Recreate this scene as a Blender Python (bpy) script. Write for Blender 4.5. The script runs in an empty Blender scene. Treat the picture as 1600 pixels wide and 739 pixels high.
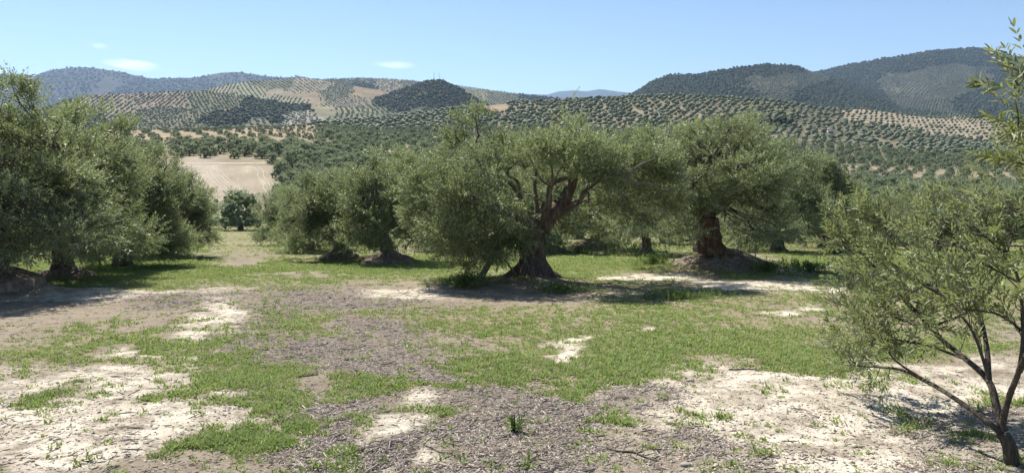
import bpy, math, random
import numpy as np
from mathutils import Vector

random.seed(7)
RNG = np.random.default_rng(7)
SC = bpy.context.scene
COL = SC.collection
PI = math.pi

# ---------------------------------------------------------------- camera, sky, sun, exposure
ZC, F, CX, CY = 1.65, 1100.0, 800.0, 255.0          # eye height; focal length, centre and eye level in photo pixels
cam_d = bpy.data.cameras.new('camera')
cam_d.sensor_width = 36.0
cam_d.lens = 36.0 * F / 1600.0
cam_d.shift_y = -(369.5 - CY) / 1600.0
cam_d.clip_start = 0.1
cam_d.clip_end = 80000.0
cam = bpy.data.objects.new('camera', cam_d)
COL.objects.link(cam)
cam.location = (0, 0, ZC)
cam.rotation_euler = (PI / 2, 0, 0)
SC.camera = cam

SUN_EL, SUN_AZ = math.radians(50), math.radians(-31)   # azimuth from +Y, negative = left
S = Vector((math.sin(SUN_AZ) * math.cos(SUN_EL), math.cos(SUN_AZ) * math.cos(SUN_EL), math.sin(SUN_EL)))
world = bpy.data.worlds.new('World')
SC.world = world
world.use_nodes = True
wn = world.node_tree
bg = wn.nodes['Background']
sky = wn.nodes.new('ShaderNodeTexSky')
sky.sky_type = 'NISHITA'
sky.sun_disc = False
sky.sun_elevation = SUN_EL
sky.sun_rotation = SUN_AZ
sky.altitude = 600
sky.air_density = 1.0
sky.dust_density = 0.0
sky.ozone_density = 3.0
wn.links.new(sky.outputs[0], bg.inputs[0])
bg.inputs[1].default_value = 0.066
sun_d = bpy.data.lights.new('sun', 'SUN')
sun_d.energy = 5.0
sun_d.angle = math.radians(0.53)
sun_d.color = (1.0, 0.95, 0.87)
sun = bpy.data.objects.new('sun', sun_d)
COL.objects.link(sun)
sun.rotation_euler = S.to_track_quat('Z', 'Y').to_euler()
sun.location = (-40, 80, 120)
vs = SC.view_settings
vs.view_transform = 'Standard'
vs.look = 'None'
vs.exposure = 1.05
vs.gamma = 1.0
vs.use_curve_mapping = False
SC.cycles.max_bounces = 8
SC.cycles.transparent_max_bounces = 12

# ---------------------------------------------------------------- helpers
def tag(o, label=None, cat=None, group=None, kind=None):
    if label: o['label'] = label
    if cat: o['category'] = cat
    if group: o['group'] = group
    if kind: o['kind'] = kind
    return o

def empty(name, loc, rz=0.0):
    o = bpy.data.objects.new(name, None)
    o.empty_display_size = 0.3
    COL.objects.link(o)
    o.location = loc
    o.rotation_euler = (0, 0, rz)
    return o

def make_mesh(name, V, faces, mat=None, smooth=False, attrs=None):
    """faces: (n,4) or (n,3) int array, or list of such arrays"""
    V = np.asarray(V, dtype=np.float32)
    if not isinstance(faces, list): faces = [faces]
    faces = [np.asarray(f, dtype=np.int32) for f in faces if len(f)]
    me = bpy.data.meshes.new(name)
    me.vertices.add(len(V))
    me.vertices.foreach_set('co', V.ravel())
    loops = np.concatenate([f.ravel() for f in faces])
    tot = np.concatenate([np.full(len(f), f.shape[1], dtype=np.int32) for f in faces])
    start = np.concatenate([[0], np.cumsum(tot)[:-1]]).astype(np.int32)
    me.loops.add(len(loops))
    me.loops.foreach_set('vertex_index', loops)
    me.polygons.add(len(tot))
    me.polygons.foreach_set('loop_start', start)
    me.polygons.foreach_set('loop_total', tot)
    if smooth:
        me.polygons.foreach_set('use_smooth', np.ones(len(tot), dtype=bool))
    for k, a in (attrs or {}).items():
        a = np.asarray(a, dtype=np.float32)
        if a.ndim == 1:
            at = me.attributes.new(k, 'FLOAT', 'POINT'); at.data.foreach_set('value', a)
        elif a.shape[1] == 4:
            at = me.attributes.new(k, 'FLOAT_COLOR', 'POINT'); at.data.foreach_set('color', a.ravel())
        else:
            at = me.attributes.new(k, 'FLOAT_VECTOR', 'POINT'); at.data.foreach_set('vector', a.ravel())
    me.update(calc_edges=True)
    if mat: me.materials.append(mat)
    return me

def mobj(name, me, parent=None, loc=(0, 0, 0)):
    o = bpy.data.objects.new(name, me)
    COL.objects.link(o)
    o.location = loc
    if parent: o.parent = parent
    return o

def _hash(ix, iy, seed):
    h = (ix.astype(np.int64) * 374761393 + iy.astype(np.int64) * 668265263 + seed * 1442695041) & 0xffffffff
    h = ((h ^ (h >> 13)) * 1274126177) & 0xffffffff
    h = h ^ (h >> 16)
    return (h & 0xffffff) / float(0xffffff)

def vnoise(x, y, seed=0):
    x = np.asarray(x, dtype=np.float64); y = np.asarray(y, dtype=np.float64)
    ix = np.floor(x); iy = np.floor(y)
    fx = x - ix; fy = y - iy
    fx = fx * fx * (3 - 2 * fx); fy = fy * fy * (3 - 2 * fy)
    ix = ix.astype(np.int64); iy = iy.astype(np.int64)
    a = _hash(ix, iy, seed); b = _hash(ix + 1, iy, seed)
    c = _hash(ix, iy + 1, seed); d = _hash(ix + 1, iy + 1, seed)
    return (a * (1 - fx) + b * fx) * (1 - fy) + (c * (1 - fx) + d * fx) * fy

def fbm(x, y, seed=0, octv=4, gain=0.5):
    s = 0; a = 1; t = 0
    for k in range(octv):
        s = s + a * vnoise(x * 2 ** k, y * 2 ** k, seed + 17 * k); t += a; a *= gain
    return s / t * 2 - 1

def sstep(a, b, x):
    t = np.clip((x - a) / (b - a), 0, 1)
    return t * t * (3 - 2 * t)

def row_y(py): return 1.65 / ((py - CY) / F - 0.08)      # distance of a row on the sloping grove floor
def gx(px, y): return (px - CX) / F * y

# ---------------------------------------------------------------- materials
def new_mat(name):
    m = bpy.data.materials.new(name)
    m.use_nodes = True
    nt = m.node_tree
    nt.nodes.clear()
    out = nt.nodes.new('ShaderNodeOutputMaterial')
    return m, nt, out

def N(nt, t, **kw):
    n = nt.nodes.new(t)
    for k, v in kw.items():
        if k.startswith('i_'):
            n.inputs[k[2:].replace('_', ' ')].default_value = v
        else:
            setattr(n, k, v)
    return n

def mixc(nt, a, b, fac, mode='MIX'):
    n = nt.nodes.new('ShaderNodeMix'); n.data_type = 'RGBA'; n.blend_type = mode
    for sock, v in ((n.inputs[6], a), (n.inputs[7], b), (n.inputs[0], fac)):
        if hasattr(v, 'is_linked'): nt.links.new(v, sock)
        elif isinstance(v, (int, float)): sock.default_value = v
        else: sock.default_value = (*v, 1)
    return n.outputs[2]

def mth(nt, op, a, b=None, c=None):
    n = nt.nodes.new('ShaderNodeMath'); n.operation = op
    for i, v in enumerate((a, b, c)):
        if v is None: continue
        if hasattr(v, 'is_linked'): nt.links.new(v, n.inputs[i])
        else: n.inputs[i].default_value = v
    return n.outputs[0]

def ramp(nt, fac, stops):
    n = nt.nodes.new('ShaderNodeValToRGB')
    el = n.color_ramp.elements
    while len(el) < len(stops): el.new(0.5)
    for e, (p, c) in zip(el, stops):
        e.position = p; e.color = (*c, 1) if not isinstance(c, float) else (c, c, c, 1)
    nt.links.new(fac, n.inputs[0])
    return n.outputs[0]

def noise_node(nt, vec, scale, detail=4, rough=0.6, dist=0.0):
    n = nt.nodes.new('ShaderNodeTexNoise')
    n.inputs['Scale'].default_value = scale
    n.inputs['Detail'].default_value = detail
    n.inputs['Roughness'].default_value = rough
    n.inputs['Distortion'].default_value = dist
    if vec is not None: nt.links.new(vec, n.inputs['Vector'])
    return n.outputs[0]

def principled(nt, out, col, rough=0.9, spec=0.2, bump=None, bstr=0.5, bdist=0.02):
    p = nt.nodes.new('ShaderNodeBsdfPrincipled')
    if hasattr(col, 'is_linked'): nt.links.new(col, p.inputs['Base Color'])
    else: p.inputs['Base Color'].default_value = (*col, 1)
    p.inputs['Roughness'].default_value = rough
    p.inputs['Specular IOR Level'].default_value = spec
    if bump is not None:
        b = nt.nodes.new('ShaderNodeBump')
        b.inputs['Strength'].default_value = bstr
        b.inputs['Distance'].default_value = bdist
        nt.links.new(bump, b.inputs['Height'])
        nt.links.new(b.outputs[0], p.inputs['Normal'])
    nt.links.new(p.outputs[0], out.inputs['Surface'])
    return p

def leaf_material(name, dark, light, under, trans, tfac=0.33, rough=0.5, spec=0.35, rnd=False):
    m, nt, out = new_mat(name)
    at = N(nt, 'ShaderNodeAttribute', attribute_name='tone')
    fac = at.outputs['Fac']
    if rnd:
        oi = N(nt, 'ShaderNodeObjectInfo')
        fac = mth(nt, 'ADD', mth(nt, 'MULTIPLY', fac, 0.65), mth(nt, 'MULTIPLY', oi.outputs['Random'], 0.35))
    top = mixc(nt, dark, light, fac)
    geo = N(nt, 'ShaderNodeNewGeometry')
    col = mixc(nt, top, under, geo.outputs['Backfacing'])
    p = N(nt, 'ShaderNodeBsdfPrincipled')
    nt.links.new(col, p.inputs['Base Color'])
    p.inputs['Roughness'].default_value = rough
    p.inputs['Specular IOR Level'].default_value = spec
    t = N(nt, 'ShaderNodeBsdfTranslucent')
    nt.links.new(mixc(nt, top, trans, 0.7), t.inputs['Color'])
    mx = N(nt, 'ShaderNodeMixShader')
    mx.inputs[0].default_value = tfac
    nt.links.new(p.outputs[0], mx.inputs[1]); nt.links.new(t.outputs[0], mx.inputs[2])
    nt.links.new(mx.outputs[0], out.inputs['Surface'])
    return m

M = {}
M['leaf'] = leaf_material('olive_leaf', (0.029, 0.046, 0.018), (0.228, 0.268, 0.122), (0.33, 0.36, 0.26), (0.33, 0.40, 0.14), 0.37, 0.52, 0.35)
M['leaf_young'] = leaf_material('young_olive_leaf', (0.040, 0.056, 0.019), (0.23, 0.25, 0.092), (0.30, 0.325, 0.21), (0.29, 0.34, 0.105), 0.36, 0.48, 0.4)
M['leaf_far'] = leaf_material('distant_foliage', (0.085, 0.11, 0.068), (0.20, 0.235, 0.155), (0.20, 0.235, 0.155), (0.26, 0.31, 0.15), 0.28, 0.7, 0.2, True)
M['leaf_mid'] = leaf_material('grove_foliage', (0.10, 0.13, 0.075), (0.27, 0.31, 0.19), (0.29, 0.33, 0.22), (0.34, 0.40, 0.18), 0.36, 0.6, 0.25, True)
M['scrub'] = leaf_material('scrub_foliage', (0.022, 0.034, 0.016), (0.095, 0.115, 0.055), (0.095, 0.115, 0.055), (0.10, 0.13, 0.05), 0.2, 0.8, 0.1, True)
M['grass'] = leaf_material('grass_blade', (0.09, 0.165, 0.032), (0.31, 0.355, 0.12), (0.22, 0.285, 0.085), (0.33, 0.44, 0.10), 0.40, 0.6, 0.2, True)
M['weed'] = leaf_material('weed_leaf', (0.06, 0.10, 0.025), (0.15, 0.21, 0.06), (0.14, 0.19, 0.07), (0.24, 0.34, 0.07), 0.38, 0.6, 0.2)

def bark_material(name, c1, c2, c3, scale=1.0):
    m, nt, out = new_mat(name)
    tc = N(nt, 'ShaderNodeTexCoord')
    mp = N(nt, 'ShaderNodeMapping')
    mp.inputs['Scale'].default_value = (14 * scale, 14 * scale, 2.6 * scale)
    nt.links.new(tc.outputs['Object'], mp.inputs[0])
    n1 = noise_node(nt, mp.outputs[0], 1.0, 8, 0.65, 0.8)
    n2 = noise_node(nt, tc.outputs['Object'], 2.3, 4, 0.6)
    col = ramp(nt, n1, [(0.30, c1), (0.52, c2), (0.72, c3)])
    col = mixc(nt, col, c1, mth(nt, 'MULTIPLY', mth(nt, 'SUBTRACT', n2, 0.42), 1.6))
    principled(nt, out, col, 0.95, 0.1, n1, 0.9, 0.05)
    return m
M['bark'] = bark_material('old_olive_bark', (0.045, 0.035, 0.028), (0.145, 0.112, 0.088), (0.31, 0.26, 0.21))
M['bark_red'] = bark_material('decayed_olive_bark', (0.045, 0.030, 0.022), (0.15, 0.088, 0.06), (0.25, 0.17, 0.12))
M['twig'] = bark_material('olive_branch_bark', (0.085, 0.075, 0.055), (0.19, 0.165, 0.12), (0.32, 0.28, 0.21), 2.0)
M['sapling'] = bark_material('sapling_bark', (0.05, 0.043, 0.034), (0.115, 0.098, 0.075), (0.21, 0.18, 0.14), 3.0)
M['mound'] = bark_material('root_and_soil', (0.09, 0.066, 0.048), (0.23, 0.18, 0.135), (0.46, 0.39, 0.31), 0.5)

def simple_mat(name, c, rough=0.9, var=0.25, scale=6.0):
    m, nt, out = new_mat(name)
    tc = N(nt, 'ShaderNodeTexCoord')
    n1 = noise_node(nt, tc.outputs['Object'], scale, 5, 0.6)
    d = tuple(v * (1 - var) for v in c); l = tuple(min(1, v * (1 + var)) for v in c)
    principled(nt, out, ramp(nt, n1, [(0.3, d), (0.7, l)]), rough, 0.2, n1, 0.3, 0.02)
    return m
M['whitewash'] = simple_mat('whitewashed_wall', (0.72, 0.70, 0.66))
M['tile'] = simple_mat('clay_roof', (0.40, 0.27, 0.20))
M['door'] = simple_mat('grey_door', (0.12, 0.11, 0.10))
M['steel'] = simple_mat('galvanised_steel', (0.35, 0.36, 0.38), 0.6)
M['sawn'] = simple_mat('sawn_wood', (0.55, 0.36, 0.17), 0.8, 0.2, 20)
M['track'] = simple_mat('pale_dirt_track', (0.38, 0.325, 0.25), 0.95, 0.2, 0.3)
M['stone'] = simple_mat('pale_stone', (0.30, 0.275, 0.24), 0.9, 0.3, 9)

def chip_material():
    m, nt, out = new_mat('dry_chips')
    oi = N(nt, 'ShaderNodeObjectInfo')
    col = ramp(nt, oi.outputs['Random'], [(0.0, (0.07, 0.052, 0.04)), (0.3, (0.165, 0.133, 0.108)), (0.65, (0.27, 0.23, 0.197)), (0.92, (0.38, 0.345, 0.305)), (1.0, (0.50, 0.44, 0.34))])
    principled(nt, out, col, 0.9, 0.15)
    return m
M['chip'] = chip_material()

def clod_material():
    m, nt, out = new_mat('soil_clod')
    oi = N(nt, 'ShaderNodeObjectInfo')
    col = ramp(nt, oi.outputs['Random'], [(0.0, (0.22, 0.175, 0.13)), (0.5, (0.40, 0.345, 0.27)), (1.0, (0.55, 0.50, 0.42))])
    tc = N(nt, 'ShaderNodeTexCoord')
    n1 = noise_node(nt, tc.outputs['Object'], 60, 3)
    principled(nt, out, col, 0.95, 0.1, n1, 0.5, 0.01)
    return m
M['clod'] = clod_material()

def ground_material():
    m, nt, out = new_mat('grove_soil')
    geo = N(nt, 'ShaderNodeNewGeometry')
    pos = geo.outputs['Position']
    soil = N(nt, 'ShaderNodeAttribute', attribute_name='soil').outputs['Color']
    mk = N(nt, 'ShaderNodeAttribute', attribute_name='masks')
    sep = N(nt, 'ShaderNodeSeparateColor')
    nt.links.new(mk.outputs['Color'], sep.inputs[0])
    mg, mc, mp_ = sep.outputs[0], sep.outputs[1], sep.outputs[2]
    nB = noise_node(nt, pos, 1.1, 6, 0.62)
    nM = noise_node(nt, pos, 5.0, 6, 0.65)
    nF = noise_node(nt, pos, 38.0, 5, 0.7)
    nX = noise_node(nt, pos, 14.0, 5, 0.7, 0.6)
    # broken-edge masks
    def edge(mask, n, lo=0.38, hi=0.62, amp=0.9):
        v = mth(nt, 'ADD', mask, mth(nt, 'MULTIPLY', mth(nt, 'SUBTRACT', n, 0.5), amp))
        mr = N(nt, 'ShaderNodeMapRange'); mr.interpolation_type = 'SMOOTHSTEP'
        mr.inputs[1].default_value = lo; mr.inputs[2].default_value = hi
        nt.links.new(v, mr.inputs[0])
        return mr.outputs[0]
    nBM = mth(nt, 'ADD', mth(nt, 'MULTIPLY', nB, 0.5), mth(nt, 'MULTIPLY', nM, 0.5))
    pale = mixc(nt, (0.47, 0.415, 0.335), (0.76, 0.705, 0.61), nX)
    base = mixc(nt, soil, pale, edge(mp_, nBM, 0.16, 0.90, 2.2))
    dirt = mixc(nt, (0.135, 0.108, 0.082), (0.27, 0.22, 0.17), nX)
    nS = noise_node(nt, pos, 2.4, 8, 0.72, 0.5)
    base = mixc(nt, base, dirt, ramp(nt, nS, [(0.44, (0, 0, 0)), (0.62, (0.8, 0.8, 0.8))]))
    chipc = mixc(nt, (0.115, 0.094, 0.078), (0.29, 0.25, 0.212), nF)
    base = mixc(nt, base, chipc, edge(mc, nBM, 0.12, 0.95, 2.0))
    under = mixc(nt, (0.17, 0.15, 0.075), (0.34, 0.29, 0.19), nX)
    spn = N(nt, 'ShaderNodeAttribute', attribute_name='near').outputs['Fac']
    under = mixc(nt, mixc(nt, (0.115, 0.15, 0.04), (0.24, 0.26, 0.10), nX), under, spn)
    base = mixc(nt, base, under, mth(nt, 'MULTIPLY', edge(mg, nBM, 0.15, 1.05, 2.2), 0.72))
    # fine speckle of debris
    sp = ramp(nt, nF, [(0.33, (0.40, 0.36, 0.32)), (0.47, (1, 1, 1)), (0.75, (1.12, 1.1, 1.08))])
    spw = N(nt, 'ShaderNodeAttribute', attribute_name='near').outputs['Fac']
    base = mixc(nt, base, mixc(nt, base, sp, 1.0, 'MULTIPLY'), spw)
    nL = noise_node(nt, pos, 0.05, 5, 0.6)
    base = mixc(nt, base, mixc(nt, base, ramp(nt, nL, [(0.3, (0.78, 0.78, 0.74)), (0.7, (1.15, 1.12, 1.08))]), 1.0, 'MULTIPLY'), 1.0)
    h = mth(nt, 'ADD', mth(nt, 'MULTIPLY', nM, 0.55), mth(nt, 'ADD', mth(nt, 'MULTIPLY', nX, 0.35), mth(nt, 'MULTIPLY', nF, 0.18)))
    principled(nt, out, base, 0.97, 0.08, h, 0.8, 0.09)
    return m
M['ground'] = ground_material()

def hill_material():
    m, nt, out = new_mat('hill_soil')
    geo = N(nt, 'ShaderNodeNewGeometry')
    pos = geo.outputs['Position']
    soil = N(nt, 'ShaderNodeAttribute', attribute_name='soil').outputs['Color']
    n1 = noise_node(nt, pos, 0.02, 7, 0.65)
    n2 = noise_node(nt, pos, 0.09, 5, 0.65)
    col = mixc(nt, soil, ramp(nt, n1, [(0.3, (0.72, 0.74, 0.72)), (0.7, (1.22, 1.2, 1.16))]), 1.0, 'MULTIPLY')
    col = mixc(nt, col, ramp(nt, n2, [(0.35, (0.75, 0.77, 0.75)), (0.65, (1.15, 1.15, 1.15))]), 1.0, 'MULTIPLY')
    principled(nt, out, col, 0.97, 0.05, n2, 0.6, 4.0)
    return m
M['hill'] = hill_material()

# ---------------------------------------------------------------- terrain shape
MOUNDS = []      # (x, y, height, radius)
YK = np.array([0, 60, 80, 95, 118, 150, 205, 213, 300, 400, 500, 600, 680, 760, 850, 1000])
def _col(rows):
    """rows: picture row of the ground at the distances from 118 m on; None once past the crest"""
    z = [-(1.65 + 0.08 * y) for y in YK[:4]]
    for y, r in zip(YK[4:], rows):
        if r is not None: z.append((CY - r) / F * y)
        else: z.append(z[-1] - 0.16 * (y - YK[len(z) - 1]))
    return z
COLS_PX = np.array([-150, 280, 425, 520, 600, 800, 1050, 1200, 1350, 1500, 1650])
#                  118  150  205  213  300  400  500  600  680  760  850  1000
_T = [_col(r) for r in (
    [341, 315, 258, 250, 225, 213, 205, 201, None, None, None, None],
    [341, 315, 258, 250, 225, 213, 205, 201, None, None, None, None],
    [342, 316, 260, 252, 227, 212, 202, 197, None, None, None, None],
    [344, 320, 278, 272, 239, 218, 203, 193, 189, None, None, None],
    [345, 322, 286, 281, 248, 224, 206, 193, 187, 184, None, None],
    [347, 327, 297, 293, 260, 232, 208, 186, 170, 158, None, None],
    [348, 330, 304, 300, 270, 242, 214, 184, 162, 145, None, None],
    [348, 331, 307, 304, 275, 250, 224, 197, 172, 154, None, None],
    [349, 332, 311, 308, 280, 259, 236, 213, 195, 180, 167, None],
    [350, 334, 316, 313, 286, 266, 247, 230, 216, 203, 190, 177.5],
    [350, 336, 320, 317, 291, 272, 255, 242, 230, 218, 206, 194])]
_YF = np.arange(0, 1400, 4.0)
def _smooth(a, sig):
    k = np.arange(-int(3 * sig), int(3 * sig) + 1)
    w = np.exp(-0.5 * (k / sig) ** 2); w /= w.sum()
    return np.convolve(np.pad(a, len(k) // 2, mode='reflect', reflect_type='odd'), w, mode='valid')
_G = []
for zc in _T:
    zf = np.interp(_YF, YK, zc)
    tail = _YF > 1000
    zf[tail] = zc[-1] - 0.16 * (_YF[tail] - 1000)
    a, b = _smooth(zf, 2.0), _smooth(zf, 6.0)
    w = sstep(250, 400, _YF)
    _G.append(a * (1 - w) + b * w)
_G = np.array(_G)
_G = np.maximum(_G, -60)
_UC = (COLS_PX - CX) / F

def terrain_z(x, y):
    """ground height in world metres, for arrays"""
    x = np.asarray(x, dtype=np.float64); y = np.asarray(y, dtype=np.float64)
    yy = np.maximum(y, 1.0)
    u = np.clip(x / np.maximum(yy, 60), _UC[0], _UC[-1])
    j = np.clip(np.searchsorted(_UC, u) - 1, 0, len(_UC) - 2)
    t = (u - _UC[j]) / (_UC[j + 1] - _UC[j])
    t = np.clip(t, 0, 1)
    t = 0.6 * t + 0.4 * t * t * (3 - 2 * t)
    fi = np.clip(yy / 4.0, 0, len(_YF) - 2.001)
    i = fi.astype(int); f = fi - i
    za = _G[j, i] * (1 - f) + _G[j, i + 1] * f
    zb = _G[j + 1, i] * (1 - f) + _G[j + 1, i + 1] * f
    z = za * (1 - t) + zb * t
    z = np.where(y < 80, -(1.65 + 0.08 * y), z)
    z = np.where(y > 1390, np.maximum(z - 0.16 * (y - 1390), -60), z)
    far = sstep(150, 320, y)
    z = z + far * (fbm(x / 90, y / 90, 5, 3) * 2.2)
    near = 1 - sstep(60, 110, y)
    z = z + near * (fbm(x / 2.6, y / 2.6, 11, 3) * 0.07 + fbm(x / 0.55, y / 0.55, 12, 2) * 0.022)
    for mx, my, h, r in MOUNDS:
        d2 = ((x - mx) ** 2 + (y - my) ** 2) / (r * r)
        z = z + h * np.exp(-d2 * 1.2)
    return z + ZC

def tz(x, y): return float(terrain_z(np.array([x]), np.array([y]))[0])

def proj(x, y, z):
    return CX + F * x / y, CY - F * (z - ZC) / y

# ---------------------------------------------------------------- ground cover maps (fixed to the ground)
def flat_px(x, y):
    """address of a ground point in the survey taken from the photograph"""
    yy = np.maximum(y, 2.0)
    return CX + F * x / yy, CY + F * (1.65 / yy + 0.08)

def blob(px, py, cx, cy, rx, ry, soft=0.8):
    d = np.sqrt(((px - cx) / rx) ** 2 + ((py - cy) / ry) ** 2)
    return 1 - sstep(1 - soft, 1 + soft, d)

GRASS = [(230, 425, 420, 26), (700, 420, 560, 22), (1150, 418, 520, 22), (60, 447, 90, 10), (130, 555, 210, 32), (240, 530, 140, 22), (372, 600, 55, 34), (400, 645, 60, 30),
         (450, 560, 40, 16), (470, 520, 90, 26), (430, 500, 70, 20), (430, 470, 45, 25), (600, 492, 90, 16), (760, 500, 220, 26), (1000, 480, 260, 26), (1090, 530, 260, 52), (930, 560, 220, 40), (860, 590, 140, 28),
         (720, 600, 100, 20), (640, 610, 110, 18), (1250, 555, 120, 34), (340, 725, 50, 24), (700, 560, 70, 22), (800, 470, 130, 14), (1100, 470, 130, 14), (1230, 470, 100, 20),
         (1420, 460, 220, 45), (1400, 540, 140, 24), (545, 625, 60, 18), (400, 585, 60, 18), (1500, 420, 200, 30)]
BARE_G = [(180, 488, 230, 27), (330, 485, 42, 40), (500, 470, 130, 22), (535, 562, 165, 32), (600, 518, 90, 12), (590, 650, 80, 22), (680, 458, 90, 14), (1000, 434, 90, 5), (1160, 445, 110, 7),
          (860, 536, 45, 10), (1020, 514, 26, 6), (1245, 492, 40, 8), (380, 388, 48, 14), (375, 411, 42, 8), (450, 428, 60, 4), (630, 600, 60, 9), (1120, 405, 95, 14), (900, 462, 220, 9), (220, 460, 160, 8), (250, 640, 90, 20), (190, 545, 70, 8), (1290, 452, 60, 8), (1250, 425, 60, 5), (750, 425, 50, 3)]
CHIPS = [(535, 562, 170, 34), (610, 516, 95, 14), (520, 472, 130, 26), (640, 598, 130, 16), (700, 700, 250, 52), (560, 722, 170, 40), (870, 660, 130, 44), (480, 690, 90, 50), (1130, 720, 110, 22), (420, 512, 60, 22), (300, 470, 120, 14), (990, 640, 60, 30), (395, 545, 45, 28), (1500, 690, 90, 30), (560, 640, 160, 20), (820, 625, 90, 16)]
PALE = [(150, 660, 260, 85), (330, 490, 42, 42), (620, 655, 70, 20), (1300, 660, 330, 90), (1050, 620, 180, 40), (1450, 600, 230, 30), (640, 456, 70, 10), (1000, 434, 95, 5), (1160, 445, 120, 7), (860, 536, 40, 9), (1245, 492, 40, 8), (190, 548, 60, 7), (320, 565, 60, 12), (1020, 513, 26, 5), (30, 690, 120, 60), (230, 590, 120, 14), (180, 460, 160, 9), (1290, 452, 80, 8), (900, 600, 70, 10), (1360, 480, 80, 12), (1250, 425, 70, 4), (1480, 490, 60, 10), (560, 600, 25, 4), (600, 632, 60, 12)]

def masks(x, y):
    px, py = flat_px(x, y)
    wob = fbm(x / 1.1, y / 1.1, 31, 4, .6)
    wob2 = fbm(x / 1.1, y / 1.1, 57, 4, .6)
    dd = np.maximum(y, 3)
    px2 = px + wob * 900 / dd
    py2 = py + wob2 * 3300 / (dd * dd)
    g = np.zeros_like(px); c = np.zeros_like(px); p = np.zeros_like(px)
    for b in GRASS: g = np.maximum(g, blob(px2, py2, *b))
    for b in BARE_G: g = g * (1 - 0.93 * blob(px2, py2, *b))
    for b in CHIPS: c = np.maximum(c, blob(px2, py2, *b))
    for b in PALE: p = np.maximum(p, blob(px2, py2, *b))
    p = p * (1 - .45 * g)
    c = c * (1 - 0.75 * blob(px2, py2, 610, 655, 70, 20)) * (1 - .35 * np.clip(p, 0, 1))
    g = np.where(y > 34, np.maximum(g, (1 - sstep(95, 125, y)) * (0.6 + 0.5 * fbm(x / 6, y / 6, 88, 3))), g)
    # the worn lane between the tree rows
    lane = 1 - sstep(1.2, 2.4, np.abs(x + 0.385 * y + 0.25))
    g = np.where(y > 22, g * (1 - lane * sstep(24, 34, y) * 0.45), g)
    for mx, my, h, r in MOUNDS:
        k = np.exp(-(((x - mx) ** 2 + (y - my) ** 2) / (r * r)) * 1.0) * min(1, max(h, 0) * 3)
        g = g * (1 - k); c = c * (1 - k)
    g = np.where((np.abs(x) > 0.9 * y + 3) | (y < 3), 0.5 + 0.5 * wob, g)
    c = c * (1 - sstep(25, 40, y)); p = p * (1 - sstep(45, 60, y))
    return np.clip(g, 0, 1), np.clip(c, 0, 1), np.clip(p, 0, 1)

# far parcels on the grove hill: where soil is bare, orange, pale
def far_zone(x, y):
    """returns zone id: 0 dense grove, 1 bare field, 2 tan strip with row trees, 3 orange soil, 4 hill grove, 5 pale grid, 6 terraces, 7 none"""
    z = terrain_z(x, y)
    px, py = proj(x, np.maximum(y, 1), z)
    wob = fbm(x / 60, y / 60, 77, 3) * 12
    zone = np.zeros(x.shape, dtype=int)
    zone[y > 330] = 4
    left = px < 425 + (255 - py) * 0.3
    zone[left & (y > 205) & (y < 312)] = 2
    zone[(px < 500 + wob * 2) & (y > 312) & (y < 640)] = 3
    zone[(px > 1315 + wob) & (py < 222 + wob * 0.2) & (y > 690 + wob * 2)] = 5
    zone[(px > 1290 + wob * 3) & (y > 285 + wob) & (y < 400 + wob)] = 6
    zone[(px < 432) & (px > -400) & (y > 122) & (y < 206)] = 1
    zone[y < 122] = 7
    return zone, px, py

ZONE_SOIL = np.array([(0.15, 0.155, 0.088), (0.32, 0.28, 0.215), (0.235, 0.205, 0.135), (0.28, 0.22, 0.145), (0.165, 0.16, 0.10), (0.32, 0.275, 0.20), (0.25, 0.22, 0.155), (0.17, 0.18, 0.085)])

# ---------------------------------------------------------------- near trees: where they stand
TREES = [  # px of trunk, distance, kind, height, radius, turn, label
]
MAIN = (gx(830, 18.75), 18.75)
BIGR = (gx(1110, 22.6), 22.6)
LEFT = (gx(-14, 15.4), 15.4)
YOUNG = (gx(1580, 4.75), 4.75)
MOUNDS += [(MAIN[0], MAIN[1], 0.16, 1.5), (BIGR[0] + 0.35, BIGR[1], 0.42, 2.0), (LEFT[0], LEFT[1], 0.42, 1.15),
           (gx(100, 19.6), 19.6, 0.22, 1.0), (gx(607, 26.3), 26.3, 0.30, 1.05), (gx(531, 29.3), 29.3, 0.22, 0.9),
           (gx(930, 38.6), 38.6, 0.4, 1.3), (gx(850, 34.5), 34.5, 0.3, 1.2), (gx(1460, 5.7), 5.9, -0.10, 0.55)]

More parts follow.
